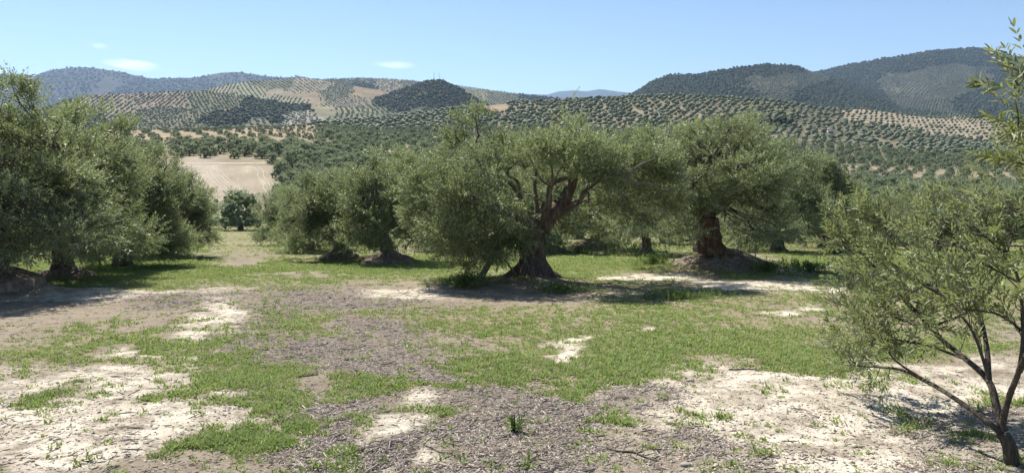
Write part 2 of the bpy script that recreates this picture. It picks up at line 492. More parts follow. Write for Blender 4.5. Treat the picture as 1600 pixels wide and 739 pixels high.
# ---------------------------------------------------------------- ground sheet
def build_ground():
    ys = np.concatenate([np.linspace(-25, 2, 14), 2 + np.cumsum(np.linspace(0.07, 0.42, 150)),])
    y = ys[-1]; ext = []
    while y < 1400:
        y += max(0.45, y * 0.0125); ext.append(y)
    while y < 15000:
        y *= 1.14; ext.append(y)
    ys = np.concatenate([ys, ext])
    s = np.linspace(-1, 1, 301)
    W = 30 + 1.05 * np.maximum(ys, 0)
    X = (0.30 * s + 0.70 * s ** 3)[None, :] * W[:, None]
    far = sstep(30, 200, ys)[:, None]
    X = X * (1 - far) + (s[None, :] * W[:, None]) * far
    Y = np.repeat(ys[:, None], len(s), axis=1)
    x = X.ravel(); y = Y.ravel()
    z = terrain_z(x, y)
    # bank under the track at the top of the bare field
    g, c, p = masks(x, y)
    zone, px, py = far_zone(x, y)
    soil = ZONE_SOIL[zone]
    nearm = 1 - sstep(60, 110, y)
    far_w = sstep(24, 45, y)[:, None]
    base = np.array((0.27, 0.232, 0.182)) * (1 - far_w) + np.array((0.21, 0.20, 0.105)) * far_w
    soil = soil * (1 - nearm[:, None]) + base * nearm[:, None]
    n = fbm(x / 45, y / 45, 9, 4)[:, None]
    soil = soil * (1 + 0.22 * n * (1 - nearm[:, None]))
    # brown litter under the old trees
    for mx, my, h, r in MOUNDS:
        k = np.exp(-(((x - mx) ** 2 + (y - my) ** 2) / (r * r * 1.6)))[:, None] * min(1, max(h, 0) * 4)
        soil = soil * (1 - k) + np.array((0.21, 0.16, 0.115)) * k
    # green tinge, orange clearings on the hill
    for cx, cy, rx, ry, colr in ((775, 168, 18, 8, (0.40, 0.29, 0.19)), (610, 243, 14, 12, (0.55, 0.44, 0.32)), (640, 236, 22, 6, (0.52, 0.42, 0.30)), (1160, 215, 60, 14, (0.42, 0.36, 0.25)), (1060, 185, 60, 16, (0.40, 0.34, 0.24)), (312, 275, 28, 34, (0.58, 0.51, 0.42))):
        k = (blob(px, py, cx, cy, rx, ry) * (y > 120))[:, None]
        soil = soil * (1 - k) + np.array(colr) * .72 * k
    # cultivator lines in the bare field
    fld = (zone == 1)
    st = np.sin((x * 0.93 + y * 0.35) * 2.1 + 2.5 * fbm(x / 25, y / 25, 3, 2))
    st2 = (np.abs(((x + 0.43 * y + 3 * np.sin(y / 14)) % 9) - 4.5) < 0.5).astype(float) * (fbm(x / 14, y / 14, 66, 2) > -0.1)
    soil = soil * (1 + (fld * (0.05 * st + 0.28 * st2))[:, None])
    soil = np.clip(soil, 0.02, 0.8)
    a = np.ones((len(x), 4)); a[:, :3] = soil
    mk = np.ones((len(x), 4)); mk[:, 0] = g; mk[:, 1] = c; mk[:, 2] = p
    V = np.stack([x, y, z], 1)
    ny, nx = len(ys), len(s)
    i = np.arange(ny - 1)[:, None] * nx + np.arange(nx - 1)[None, :]
    Fq = np.stack([i, i + 1, i + 1 + nx, i + nx], -1).reshape(-1, 4)
    me = make_mesh('ground', V, Fq, M['ground'], True, {'soil': a, 'masks': mk, 'near': 1 - sstep(13, 24, y)})
    tag(mobj('ground', me), kind='structure')
build_ground()

# ---------------------------------------------------------------- hills and mountains behind
def interp_sky(pts, px):
    xs, ys = zip(*pts)
    v = np.interp(px, xs, ys)
    return v

HILLS = {}
def hill(name, pts, D0, D1, row0, seed, amp=3.0, nu=150, nd=60, soil=(0.3, 0.27, 0.18), parcels=None, shape=1.0, crest=0.6):
    x0, x1 = pts[0][0], pts[-1][0]
    us = np.linspace(x0, x1, nu)
    ridge = interp_sky(pts, us)
    k = np.exp(-0.5 * (np.arange(-2, 3) / 1.0) ** 2); k /= k.sum()
    ridge = np.convolve(np.pad(ridge, 2, mode='edge'), k, mode='valid')
    ridge = ridge + fbm(us / 9.0, us * 0 + seed, seed, 3) * crest
    ts = np.concatenate([np.linspace(0, 1, nd), 1 + np.linspace(0.04, 0.5, 8)])
    U, T = np.meshgrid(us, ts)
    R = np.repeat(ridge[None, :], len(ts), 0)
    D = D0 + (D1 - D0) * T
    D = D * (1 + 0.10 * fbm(U / 160.0, U * 0 + 1.7, seed + 3, 2) * T)
    Tc = np.minimum(T, 1)
    prof = Tc ** shape
    rows = row0 + (R - row0) * prof
    # ravines and spurs
    rav = fbm(U / 55.0 + 0.6 * Tc, Tc * 2.2, seed + 7, 4)
    rows = rows - rav * amp * np.sin(PI * np.clip(Tc, 0, 1)) ** 0.8 * np.clip((row0 - R) / 60.0, 0.2, 1.6)
    z = (CY - rows) / F * D
    back = np.clip(T - 1, 0, None)
    z = z - back * (D1 - D0) * 0.42
    x = (U - CX) / F * D
    V0 = np.stack([x, D, z + ZC], -1)
    foot = V0[:1].copy(); foot[..., 1] -= 40; foot[..., 2] = -57      # the foot runs down into the valley floor
    V = np.concatenate([foot, V0]).reshape(-1, 3)
    ny, nx = U.shape[0] + 1, U.shape[1]
    i = np.arange(ny - 1)[:, None] * nx + np.arange(nx - 1)[None, :]
    Fq = np.stack([i, i + 1, i + 1 + nx, i + nx], -1).reshape(-1, 4)
    pxa = np.concatenate([U[:1], U]).ravel(); pya = np.concatenate([rows[:1], rows]).ravel()
    colr = np.tile(np.array(soil), (len(pxa), 1))
    pid = np.full(len(pxa), -1)
    if parcels:
        pid = parcel_of(pxa, pya, parcels, seed)
        colr = np.array([p[3] for p in parcels])[pid] * (.54 if D1 < 2550 else (.28 if parcels in (PG, PH) else .52))
    n = fbm(pxa / 30, pya / 8, seed + 9, 3)[:, None]
    colr = np.clip(colr * (1 + 0.18 * n), 0.01, 0.8)
    a = np.ones((len(pxa), 4)); a[:, :3] = colr
    me = make_mesh(name, V, Fq, M['hill'], True, {'soil': a})
    o = tag(mobj(name, me), kind='structure')
    HILLS[name] = dict(V=V0, us=us, D0=D0, D1=D1, rows=rows, U=U, parcels=parcels, seed=seed, nd=nd)
    return o

def parcel_of(px, py, parcels, seed):
    jx = px + fbm(px / 25, py / 10, seed + 21, 4) * 24
    jy = py + fbm(px / 25, py / 10, seed + 22, 4) * 7
    best = np.full(px.shape, 1e9); pid = np.zeros(px.shape, dtype=int)
    for k, p in enumerate(parcels):
        d = ((jx - p[0]) / 2.4) ** 2 + (jy - p[1]) ** 2 - p[5] ** 2
        m = d < best
        best[m] = d[m]; pid[m] = k
    return pid

# parcel: px, row, type(g grove, s scrub, b bare), soil, (row angle, spacing), weight
PE = [(100, 125, 's', (0.075, 0.085, 0.07), (0, 34), 20), (300, 130, 's', (0.068, 0.078, 0.062), (0, 30), 15), (360, 125, 's', (0.09, 0.095, 0.08), (0, 40), 4), (200, 118, 's', (0.08, 0.088, 0.07), (0, 36), 8), (20, 130, 's', (0.07, 0.08, 0.062), (0, 30), 8), (220, 135, 's', (0.065, 0.075, 0.06), (0, 26), 6), (440, 124, 's', (0.08, 0.085, 0.068), (0, 32), 6), (330, 117, 'b', (0.12, 0.12, 0.10), (0, 32), 2), (180, 128, 'b', (0.10, 0.10, 0.085), (0, 32), 0)]
PINK, TAN, PALEG, ORA, DKG, SCR = (0.40, 0.315, 0.235), (0.41, 0.35, 0.25), (0.38, 0.37, 0.22), (0.40, 0.315, 0.21), (0.25, 0.24, 0.15), (0.11, 0.115, 0.07)
PA = [(245, 160, 'g', PINK, (0.25, 11), 6), (170, 168, 'g', TAN, (0.35, 11), 3), (330, 165, 'g', DKG, (-0.3, 10), 4), (350, 182, 's', SCR, (0, 9), 5), (250, 180, 'g', DKG, (0.1, 10), 2),
      (285, 196, 'g', DKG, (0.0, 11), 2), (430, 183, 's', SCR, (0, 9), 3), (460, 185, 'g', (0.50, 0.46, 0.38), (0.6, 12), 6), (500, 172, 'b', (0.36, 0.33, 0.21), (0, 10), 1), (450, 167, 's', SCR, (0, 9), 0),
      (560, 182, 'g', DKG, (0.2, 10), 3), (400, 195, 'g', DKG, (0.4, 11), 1), (620, 180, 'g', DKG, (0.3, 10), 1), (120, 185, 's', SCR, (0, 9), 3), (560, 170, 'g', PALEG, (0.3, 11), 1)]
PB = [(390, 143, 'g', PALEG, (0.45, 12), 6), (420, 131, 'g', DKG, (0.55, 11), 6), (480, 138, 'g', TAN, (0.5, 13), 4), (435, 147, 'b', TAN, (0, 10), 0), (480, 152, 'b', ORA, (0, 10), 0), (530, 148, 'g', DKG, (0.7, 11), 5),
      (450, 158, 'g', PALEG, (0.2, 12), 4), (575, 144, 'b', (0.42, 0.32, 0.20), (0, 10), 1), (545, 158, 'g', TAN, (0.5, 12), 3), (340, 150, 'g', TAN, (0.3, 12), 3), (600, 160, 'g', DKG, (0.3, 11), 3), (340, 138, 'g', PALEG, (0.3, 12), 3)]
PC = [(540, 128, 'g', DKG, (0.7, 12), 4), (600, 131, 'g', TAN, (0.5, 14), 3), (660, 131, 'g', DKG, (0.8, 13), 3), (740, 143, 'g', PALEG, (0.3, 14), 3), (780, 150, 'g', DKG, (0.2, 13), 3), (570, 138, 's', SCR, (0, 10), 2), (840, 152, 's', SCR, (0, 10), 3)]
PD = [(680, 150, 's', SCR, (0, 8.5), 40), (600, 172, 'g', DKG, (0.3, 10), 0)]
PG = [(1100, 125, 's', SCR, (0, 11), 20), (1200, 108, 's', SCR, (0, 11), 8), (1215, 128, 'g', (0.30, 0.28, 0.18), (0.1, 13), 6), (1260, 125, 'g', (0.27, 0.25, 0.16), (0.4, 12), 4), (1290, 145, 's', SCR, (0, 11), 12), (1150, 150, 's', SCR, (0, 11), 4), (1220, 140, 'g', DKG, (0.2, 12), 2), (1010, 145, 's', SCR, (0, 10), 5), (1350, 150, 's', SCR, (0, 10), 6)]
PH = [(1560, 140, 'g', DKG, (0.4, 13), 5), (1400, 128, 'g', (0.27, 0.26, 0.18), (0.8, 13), 6), (1470, 108, 'g', (0.27, 0.26, 0.17), (0.2, 14), 5), (1420, 100, 's', SCR, (0, 14), 9), (1530, 82, 's', SCR, (0, 14), 9), (1340, 115, 's', SCR, (0, 14), 9), (1470, 92, 's', SCR, (0, 14), 8), (1600, 92, 's', SCR, (0, 14), 6), (1440, 120, 'g', (0.29, 0.28, 0.19), (0.5, 14), 5), (1500, 118, 'g', (0.26, 0.26, 0.17), (-0.5, 13), 10), (1420, 140, 'g', (0.32, 0.31, 0.22), (0.9, 14), 6), (1480, 140, 'g', (0.28, 0.27, 0.18), (-0.8, 14), 6), (1390, 150, 'g', DKG, (0.7, 13), 3), (1530, 130, 'g', PALEG, (0.3, 14), 3), (1580, 125, 's', SCR, (0, 13), 5), (1530, 155, 's', SCR, (0, 12), 6), (1600, 105, 'g', DKG, (0.2, 14), 5), (1450, 160, 'g', DKG, (0.2, 13), 3), (1340, 140, 's', SCR, (0, 13), 5)]

hill('far_blue_ridge', [(560, 160), (640, 138), (700, 131), (740, 137), (800, 146), (855, 148.5), (872, 143.5), (895, 141.5), (918, 143), (936, 139.5), (955, 142), (985, 145.5), (1040, 149), (1120, 152)], 7000, 10500, 195, 41, 2.5, 220, 40, (0.05, 0.07, 0.075), None, 1.0, 0.35)
hill('left_mountain_range', [(-260, 140), (-120, 126), (0, 116), (55, 118), (75, 111), (100, 107), (128, 105), (150, 107.5), (180, 111), (235, 123.5), (270, 122.5), (310, 121), (345, 114), (368, 112.5), (395, 116), (430, 121), (455, 121.5), (468, 119.5), (492, 124), (540, 140), (620, 165)], 3600, 6200, 215, 43, 5.0, 260, 60, (0.10, 0.105, 0.085), PE, 0.85, 0.9)
hill('back_grove_hill', [(430, 140), (470, 127), (520, 123.5), (560, 122.5), (600, 123), (640, 126), (690, 131), (730, 138), (760, 140.5), (800, 146), (850, 151), (930, 162)], 1700, 3000, 225, 45, 3.0, 160, 50, (0.3, 0.27, 0.18), PC, 0.9, 0.5)
hill('striped_grove_hill', [(250, 175), (300, 146), (335, 137), (365, 131), (400, 126.5), (440, 124), (475, 122.5), (500, 125.5), (540, 133), (580, 139), (620, 147), (680, 165), (740, 185)], 1200, 2250, 235, 47, 3.5, 170, 60, (0.3, 0.27, 0.18), PB, 0.85, 0.5)
hill('conical_hill', [(520, 205), (560, 172), (585, 154), (610, 147), (635, 138), (655, 129.5), (667, 126), (690, 125), (703, 131), (725, 142), (750, 158), (775, 172), (830, 200)], 1150, 1850, 235, 49, 3.0, 150, 60, SCR, PD, 0.9, 0.7)
hill('pink_grove_hill', [(-200, 205), (20, 185), (100, 160), (140, 150), (170, 147.5), (225, 146), (275, 143.5), (320, 143), (360, 147), (410, 157), (450, 163), (500, 167), (560, 170), (640, 178), (720, 192)], 820, 1500, 245, 51, 3.2, 200, 60, (0.3, 0.27, 0.18), PA, 0.8, 0.4)
hill('right_mountain', [(1150, 150), (1230, 124), (1285, 111), (1330, 100.5), (1365, 95), (1400, 88.5), (1440, 83), (1470, 79.5), (1500, 76.5), (1530, 75), (1548, 79), (1575, 87), (1620, 96), (1700, 105), (1800, 125), (1950, 150)], 1900, 3700, 215, 53, 5.5, 240, 80, (0.2, 0.2, 0.13), PH, 0.75, 0.5)
hill('wooded_mountain', [(930, 172), (975, 152), (995, 143), (1020, 127), (1046, 117), (1070, 117.5), (1095, 116), (1130, 109), (1160, 105), (1192, 101), (1225, 102), (1245, 103), (1262, 110), (1285, 117), (1330, 130), (1400, 150), (1500, 165)], 1350, 2600, 215, 55, 4.5, 200, 70, (0.2, 0.2, 0.13), PG, 0.8, 0.7)

# ---------------------------------------------------------------- foliage and wood builders
def unit(v): return v / np.maximum(np.linalg.norm(v, axis=-1, keepdims=True), 1e-9)

def frames(d, roll):
    """rotation matrices whose third column is d"""
    d = unit(d)
    ref = np.where(np.abs(d[:, 2:3]) < 0.9, np.array([[0, 0, 1.0]]), np.array([[1.0, 0, 0]]))
    a = unit(np.cross(ref, d)); b = np.cross(d, a)
    c, s = np.cos(roll)[:, None], np.sin(roll)[:, None]
    return np.stack([a * c + b * s, -a * s + b * c, d], -1)

def sprig(rng, pairs, length, leaf_l, leaf_w, spread=0.85, lance=False):
    """one leafy shoot along +z: opposite leaf pairs; returns verts, quads"""
    V = []; Q = []
    def leaf(base, d, n, L, W):
        d = d / np.linalg.norm(d); s = np.cross(d, n); s /= np.linalg.norm(s); up = np.cross(s, d)
        k = len(V)
        if lance:
            curve = -0.10 * L * up
            V.extend([base, base + d * L * .3 + s * W * .5 + up * W * .22, base + d * L * .72 + s * W * .42 + up * W * .2 + curve * .5, base + d * L + curve,
                      base + d * L * .72 - s * W * .42 + up * W * .2 + curve * .5, base + d * L * .3 - s * W * .5 + up * W * .22])
            Q.extend([(k, k + 1, k + 2, k + 3), (k, k + 3, k + 4, k + 5)])
        else:
            V.extend([base, base + d * L * .5 + s * W * .5 + up * W * .12, base + d * L, base + d * L * .5 - s * W * .5 + up * W * .12])
            Q.append((k, k + 1, k + 2, k + 3))
    for i in range(pairs):
        z = length * (i + 0.6) / pairs
        ang = i * PI / 2 + rng.uniform(-.5, .5)
        for sgn in (0, PI):
            a = ang + sgn
            out = np.array([math.cos(a), math.sin(a), 0])
            sp = spread * rng.uniform(.75, 1.2)
            d = out * math.sin(sp) + np.array([0, 0, math.cos(sp)])
            nrm = np.array([0, 0, 1.0]) * math.sin(sp) - out * math.cos(sp) + rng.normal(0, .45, 3)
            taper = 1.0 if i < pairs - 2 else 0.75
            leaf(np.array([0, 0, z]) + out * .003, d, nrm, leaf_l * rng.uniform(.75, 1.15) * taper, leaf_w * rng.uniform(.8, 1.15))
    leaf(np.array([0, 0, length * .97]), np.array([rng.normal(0, .15), rng.normal(0, .15), 1.0]), rng.normal(0, 1, 3), leaf_l * .8, leaf_w * .8)
    return np.array(V), np.array(Q)

def place_sprigs(rng, variants, P, D, scale, tone, jit=0.28):
    """P positions, D directions -> merged verts, quads, tone"""
    Vs, Qs, Ts = [], [], []
    off = 0
    which = rng.integers(0, len(variants), len(P))
    for k, (bv, bq) in enumerate(variants):
        m = which == k
        n = int(m.sum())
        if n == 0: continue
        R = frames(D[m], rng.uniform(0, 2 * PI, n))
        v = np.einsum('nij,mj->nmi', R, bv) * scale[m][:, None, None] + P[m][:, None, :]
        Vs.append(v.reshape(-1, 3))
        q = bq[None] + (np.arange(n) * len(bv))[:, None, None] + off
        Qs.append(q.reshape(-1, 4))
        vpl = 6 if len(bv) // len(bq) == 3 else 4
        nl = len(bv) // vpl
        t = tone[m][:, None] + rng.normal(0, jit, (n, nl))
        Ts.append(np.repeat(t, vpl, axis=1).ravel())
        off += n * len(bv)
    return np.concatenate(Vs), np.concatenate(Qs), np.clip(np.concatenate(Ts), 0, 1)

def crown_mesh(name, rng, clumps, n, variants, mat, up=0.35, wild=0.42, hole=0.57):
    clumps = np.asarray(clumps, dtype=float)
    w = clumps[:, 3] ** 1.6; w /= w.sum()
    ci = rng.choice(len(clumps), int(n * 2.75), p=w)
    d = unit(rng.normal(0, 1, (len(ci), 3)))
    rad = rng.uniform(0, 1, len(ci)) ** (1 / 2.3)
    rad = np.where(rng.uniform(0, 1, len(ci)) < .06, rng.uniform(1.05, 1.4, len(ci)), rad)
    C = clumps[ci, :3]; r = clumps[ci, 3]
    P = C + d * (r * rad)[:, None] * np.array([1.12, 1.12, 0.92])
    # small-scale gaps: drop shoots where a lumpy field is low
    f = fbm(P[:, 0] / .55 + 4 * P[:, 2] / .9, P[:, 1] / .55 + P[:, 2] / .5, int(rng.integers(1, 999)), 2)
    keep = f > np.quantile(f, hole)
    keep &= P[:, 2] > 0.06
    ci, d, P, r, rad = ci[keep][:n], d[keep][:n], P[keep][:n], r[keep][:n], rad[keep][:n]
    ctr = np.average(clumps[:, :3], axis=0, weights=w)
    outw = unit(P - ctr)
    D = unit(d * 0.75 + outw * 0.30 + np.array([0, 0, up]) + rng.normal(0, wild, P.shape))
    tone = np.clip(0.44 + 0.27 * rng.normal(0, 1, len(clumps))[ci] + 0.10 * rng.normal(0, 1, len(P)), 0, 1)
    sc = rng.uniform(0.6, 1.35, len(P))
    V, Q, T = place_sprigs(rng, variants, P, D, sc, tone)
    return make_mesh(name, V, Q, mat, False, {'tone': T})

def tube(points, radii, sides=8, rng=None, rough=0.0):
    P = np.asarray(points, dtype=float); r = np.asarray(radii, dtype=float)
    # resample with a smooth curve
    n = len(P)
    tq = np.linspace(0, n - 1, (n - 1) * 4 + 1)
    i = np.clip(tq.astype(int), 0, n - 2); t = (tq - i)[:, None]
    p0 = P[np.maximum(i - 1, 0)]; p1 = P[i]; p2 = P[i + 1]; p3 = P[np.minimum(i + 2, n - 1)]
    Q = 0.5 * ((2 * p1) + (p2 - p0) * t + (2 * p0 - 5 * p1 + 4 * p2 - p3) * t ** 2 + (3 * p1 - p0 - 3 * p2 + p3) * t ** 3)
    R = np.interp(tq, np.arange(n), r)
    d = np.gradient(Q, axis=0)
    Fm = frames(d, np.zeros(len(Q)))
    for k in range(1, len(Fm)):      # keep the ring from twisting
        a = Fm[k - 1][:, 0]; z = Fm[k][:, 2]
        a = a - z * np.dot(a, z); a /= max(np.linalg.norm(a), 1e-9)
        Fm[k][:, 0] = a; Fm[k][:, 1] = np.cross(z, a)
    th = np.linspace(0, 2 * PI, sides, endpoint=False)
    rr = R[:, None] * np.ones(sides)
    if rough and rng is not None:
        rr = rr * (1 + rough * rng.normal(0, 1, sides)[None, :] + 0.6 * rough * rng.normal(0, 1, rr.shape))
    V = Q[:, None, :] + Fm[:, None, :, 0] * (np.cos(th) * rr)[..., None] + Fm[:, None, :, 1] * (np.sin(th) * rr)[..., None]
    m = len(Q)
    a = np.arange(m - 1)[:, None] * sides + np.arange(sides)[None, :]
    b = np.arange(m - 1)[:, None] * sides + (np.arange(sides)[None, :] + 1) % sides
    F4 = np.stack([a, b, b + sides, a + sides], -1).reshape(-1, 4)
    V = V.reshape(-1, 3)
    V = np.concatenate([V, Q[-1:]])
    top = (m - 1) * sides
    F3 = np.array([(top + k, top + (k + 1) % sides, len(V) - 1) for k in range(sides)])
    return V, F4, F3

class Wood:
    def __init__(s): s.V = []; s.F4 = []; s.F3 = []; s.n = 0
    def add(s, vff):
        V, F4, F3 = vff
        s.V.append(V); s.F4.append(F4 + s.n)
        if len(F3): s.F3.append(F3 + s.n)
        s.n += len(V)
    def mesh(s, name, mat, smooth=True):
        return make_mesh(name, np.concatenate(s.V), [np.concatenate(s.F4)] + ([np.concatenate(s.F3)] if s.F3 else []), mat, smooth)

def trunk_shape(rng, h, r_top, r_base, lean=(0, 0), nseg=44, nring=30, ribs=7, knots=0.12, toes=0.7, hollow=0.25):
    th = np.linspace(0, 2 * PI, nseg, endpoint=False)
    t = np.linspace(-0.14, 1, nring)
    TH, T = np.meshgrid(th, t)
    Tc = np.clip(T, 0, 1)
    r = r_top + (r_base - r_top) * (1 - Tc) ** 2.2
    ph = rng.uniform(0, 2 * PI, 4); tw = rng.uniform(-1.2, 1.2)
    rib = np.abs(np.sin((ribs * TH + ph[0]) / 2 + tw * Tc * 2 + 0.5 * np.sin(3 * Tc * PI + TH))) ** 0.7 - 0.55
    rib2 = np.sin((ribs * 2 + 3) * TH + ph[1] - tw * Tc * 3 + 2 * np.sin(2 * TH + 4 * Tc))
    toe = np.clip(np.cos(5 * TH + ph[2] + 0.6 * np.sin(2 * TH)), 0, 1) * np.clip(1 - Tc / 0.28, 0, 1) ** 1.5
    lump = fbm(np.cos(TH) * 1.3 + 5, np.sin(TH) * 1.3 + T * 3.0 * h + rng.uniform(0, 50), int(rng.integers(1, 500)), 4)
    r = r * (1 + 0.30 * rib * (0.45 + 0.55 * (1 - Tc)) + 0.055 * rib2 + toes * toe + knots * 2.2 * lump)
    r = r * (1 - hollow * np.exp(-((np.mod(TH - ph[3] + PI, 2 * PI) - PI) / 0.35) ** 2) * np.exp(-((Tc - 0.45) / 0.35) ** 2))
    x = r * np.cos(TH) + lean[0] * Tc ** 1.3 * h
    y = r * np.sin(TH) + lean[1] * Tc ** 1.3 * h
    z = T * h + 0.05 * lump * (Tc > 0.9)
    V = np.stack([x, y, z], -1).reshape(-1, 3)
    a = np.arange(nring - 1)[:, None] * nseg + np.arange(nseg)[None, :]
    b = np.arange(nring - 1)[:, None] * nseg + (np.arange(nseg)[None, :] + 1) % nseg
    F4 = np.stack([a, b, b + nseg, a + nseg], -1).reshape(-1, 4)
    V = np.concatenate([V, [[lean[0] * h, lean[1] * h, h * 1.03]]])
    top = (nring - 1) * nseg
    F3 = np.array([(top + k, top + (k + 1) % nseg, len(V) - 1) for k in range(nseg)])
    return V, F4, F3

def wander(rng, a, b, n, amp, sag=0.0):
    a = np.asarray(a, float); b = np.asarray(b, float)
    t = np.linspace(0, 1, n)[:, None]
    P = a + (b - a) * t
    L = np.linalg.norm(b - a)
    P[1:-1] += rng.normal(0, amp * L, (n - 2, 3))
    P[:, 2] += sag * L * np.sin(PI * t[:, 0])
    return P

def old_tree_parts(rng, clumps, trunk_h, r_top, r_base, lean, limb_ends, variants, n_sprigs, limb_r=0.16, bark='bark', ribs=7, toes=0.4):
    """meshes of one old olive: trunk, limbs, crown"""
    tw = Wood(); tw.add(trunk_shape(rng, trunk_h, r_top, r_base, lean, ribs=ribs, toes=toes))
    trunk = tw.mesh('trunk', M[bark])
    top = np.array([lean[0] * trunk_h, lean[1] * trunk_h, trunk_h * 0.93])
    limbs = []
    cl = np.asarray(clumps, float)
    ends = [np.asarray(e[:3], float) for e in limb_ends]
    rads = [e[3] if len(e) > 3 else limb_r for e in limb_ends]
    curves = []
    for e, r in zip(ends, rads):
        out = e - top; out[2] = 0; out = out / max(np.linalg.norm(out), 1e-6)
        s = top + out * r_top * 0.55 - np.array([0, 0, .12])
        P = wander(rng, s, e, 5, 0.05, 0.06)
        curves.append(P)
    near = [[] for _ in ends]
    for c in cl:
        dist = [min(np.linalg.norm(P - c[:3], axis=1)) for P in curves]
        near[int(np.argmin(dist))].append(c)
    for P, r, cs in zip(curves, rads, near):
        w = Wood()
        w.add(tube(P, np.linspace(r, r * 0.36, len(P)), 10, rng, 0.09))
        for c in cs:
            k = int(np.argmin(np.linalg.norm(P - c[:3], axis=1))); k = max(1, min(k, len(P) - 1))
            Bq = wander(rng, P[k], c[:3] + rng.normal(0, .1, 3), 4, 0.07, 0.05)
            w.add(tube(Bq, np.linspace(0.034, 0.007, 4), 6, rng, 0.08))
            for q in range(3):
                e = c[:3] + unit(rng.normal(0, 1, (1, 3)))[0] * c[3] * 0.9
                w.add(tube(wander(rng, Bq[2], e, 4, 0.09), np.linspace(0.016, 0.004, 4), 4))
        limbs.append(w.mesh('limb', M['bark'] if r > 0.1 else M['twig']))
    crown = crown_mesh('crown', rng, cl, n_sprigs, variants, M['leaf'])
    return trunk, limbs, crown

def generic_clumps(rng, R=2.45, zc=2.55, H=1.75, n=62, low=0.55, clear=1.15, skirts=18, slow=0.5):
    out = []
    tries = 0
    while len(out) < n and tries < 4000:
        tries += 1
        d = unit(rng.normal(0, 1, (1, 3)))[0]
        rr = rng.uniform(.45, .86)
        lob = 1 + 0.18 * math.sin(3 * math.atan2(d[1], d[0]) + tries * 0)
        p = np.array([d[0] * R * rr * lob, d[1] * R * rr * lob, zc + d[2] * H * rr * rng.uniform(.85, 1.05)])
        hd = math.hypot(p[0], p[1])
        if p[2] < low or (hd < clear and p[2] < 1.75): continue
        out.append((*p, rng.uniform(.34, .62)))
    for k in range(15):      # upright leaders that break the outline
        a = rng.uniform(0, 2 * PI); q = rng.uniform(.1, .7) * R
        out.append((q * math.cos(a), q * math.sin(a), zc + H * rng.uniform(.80, 1.18) * math.sqrt(max(.25, 1 - (q / R) ** 2)), rng.uniform(.24, .40)))
    for k in range(skirts):      # hanging skirts
        a = k * 2 * PI / skirts + rng.uniform(-.2, .2); q = rng.uniform(.62, .98) * R
        out.append((q * math.cos(a), q * math.sin(a), rng.uniform(slow, 1.35), rng.uniform(.32, .55)))
    return out

rg = np.random.default_rng(21)
SPR_FINE = [sprig(rg, 7, 0.30, 0.086, 0.0245) for _ in range(6)]
SPR_MED = [sprig(rg, 6, 0.36, 0.115, 0.034) for _ in range(6)]
SPR_COARSE = [sprig(rg, 5, 0.55, 0.22, 0.075) for _ in range(5)]

def plant_tree(name, meshes, x, y, label, group=None, rz=0.0, sc=(1, 1, 1), zoff=0.0, cat='tree'):
    trunk, limbs, crown = meshes
    e = empty(name, (x, y, tz(x, y) + zoff), rz)
    e.scale = sc
    tag(e, label, cat, group)
    mobj('trunk', trunk, e)
    for l in limbs: mobj('limb', l, e)
    mobj('crown', crown, e)
    return e

# ---------------------------------------------------------------- the big tree in the middle
K = 18.75 / F
def mpc(px, py, dy): return mpt(px, 440 - (440 - py) * .93, dy)
def mpt(px, py, dy=0.0): return ((px - 830) * K * (1 + dy / 18.75), dy, (440 - py) * K)
rgm = np.random.default_rng(5)
MC = []
for px, py, r, lo, hi in ((722, 188, 27, -.4, .4), (740, 168, 20, -.2, .2), (705, 205, 24, -.3, .3), (705, 240, 44, -1, 1), (660, 285, 36, -.9, .9), (715, 300, 50, -1.7, 1.7), (685, 345, 42, -1.6, 1.4), (697, 385, 26, -1.2, .6), (712, 408, 17, -1.0, .2), (740, 365, 44, -1.7, 1.2), (765, 262, 48, -1.8, 1.8), (790, 322, 40, -2, 2), (770, 395, 24, -1.5, .2),
                          (745, 400, 20, -1.3, .2), (815, 245, 40, -1.9, 1.9), (850, 222, 32, -1.2, 1.2), (888, 165, 21, -.3, .3), (897, 188, 27, -.4, .5), (866, 196, 22, -.3, .3), (880, 240, 46, -1.9, 1.9), (930, 225, 38, -1.5, 1.5), (838, 292, 40, -2, 2), (905, 292, 38, -2, 2), (950, 270, 46, -1.7, 1.7), (968, 222, 30, -1, 1), (1000, 250, 42, -1.3, 1.3), (1032, 275, 34, -1, 1), (988, 318, 32, -1.3, 1.3), (1042, 238, 20, -.4, .4), (940, 326, 28, -1.6, 1.6),
                          (1055, 300, 26, -.6, .6), (805, 360, 26, -1.7, -.4), (785, 225, 26, -.6, .6), (640, 260, 22, -.4, .4), (1010, 215, 20, -.4, .4), (655, 325, 26, -.8, .6)):
    k = 3 if hi - lo > 2 else (2 if hi - lo > 1 else 1)
    for dy in (np.linspace(lo, hi, k) if k > 1 else [0]):
        p = mpc(px + rgm.normal(0, 6), py + 4 + rgm.normal(0, 5), dy + rgm.normal(0, .2))
        if dy < .7 and 812 < px < 930 and py > 280: continue
        MC.append((*p, r * K * rgm.uniform(.58, .88)))
ends = [(*mpt(905, 268, -.2), .10), (*mpt(1005, 262, -.7), .07), (*mpt(795, 285, .3), .085), (*mpt(720, 320, -.5), .08), (*mpt(840, 250, 1.0), .08), (*mpt(860, 300, -1.2), .06), (*mpt(740, 240, .4), .07), (*mpt(960, 290, 1.2), .09)]
main_parts = old_tree_parts(rgm, MC, 1.55, 0.23, 0.47, (0.10, 0.0), ends, SPR_FINE, 11500, ribs=9, toes=0.6)
main = plant_tree('olive_tree', main_parts, MAIN[0], MAIN[1], 'large old olive with fluted flaring trunk standing alone mid-grass in the centre', zoff=-0.02)
w = Wood()      # the thick leaning fork
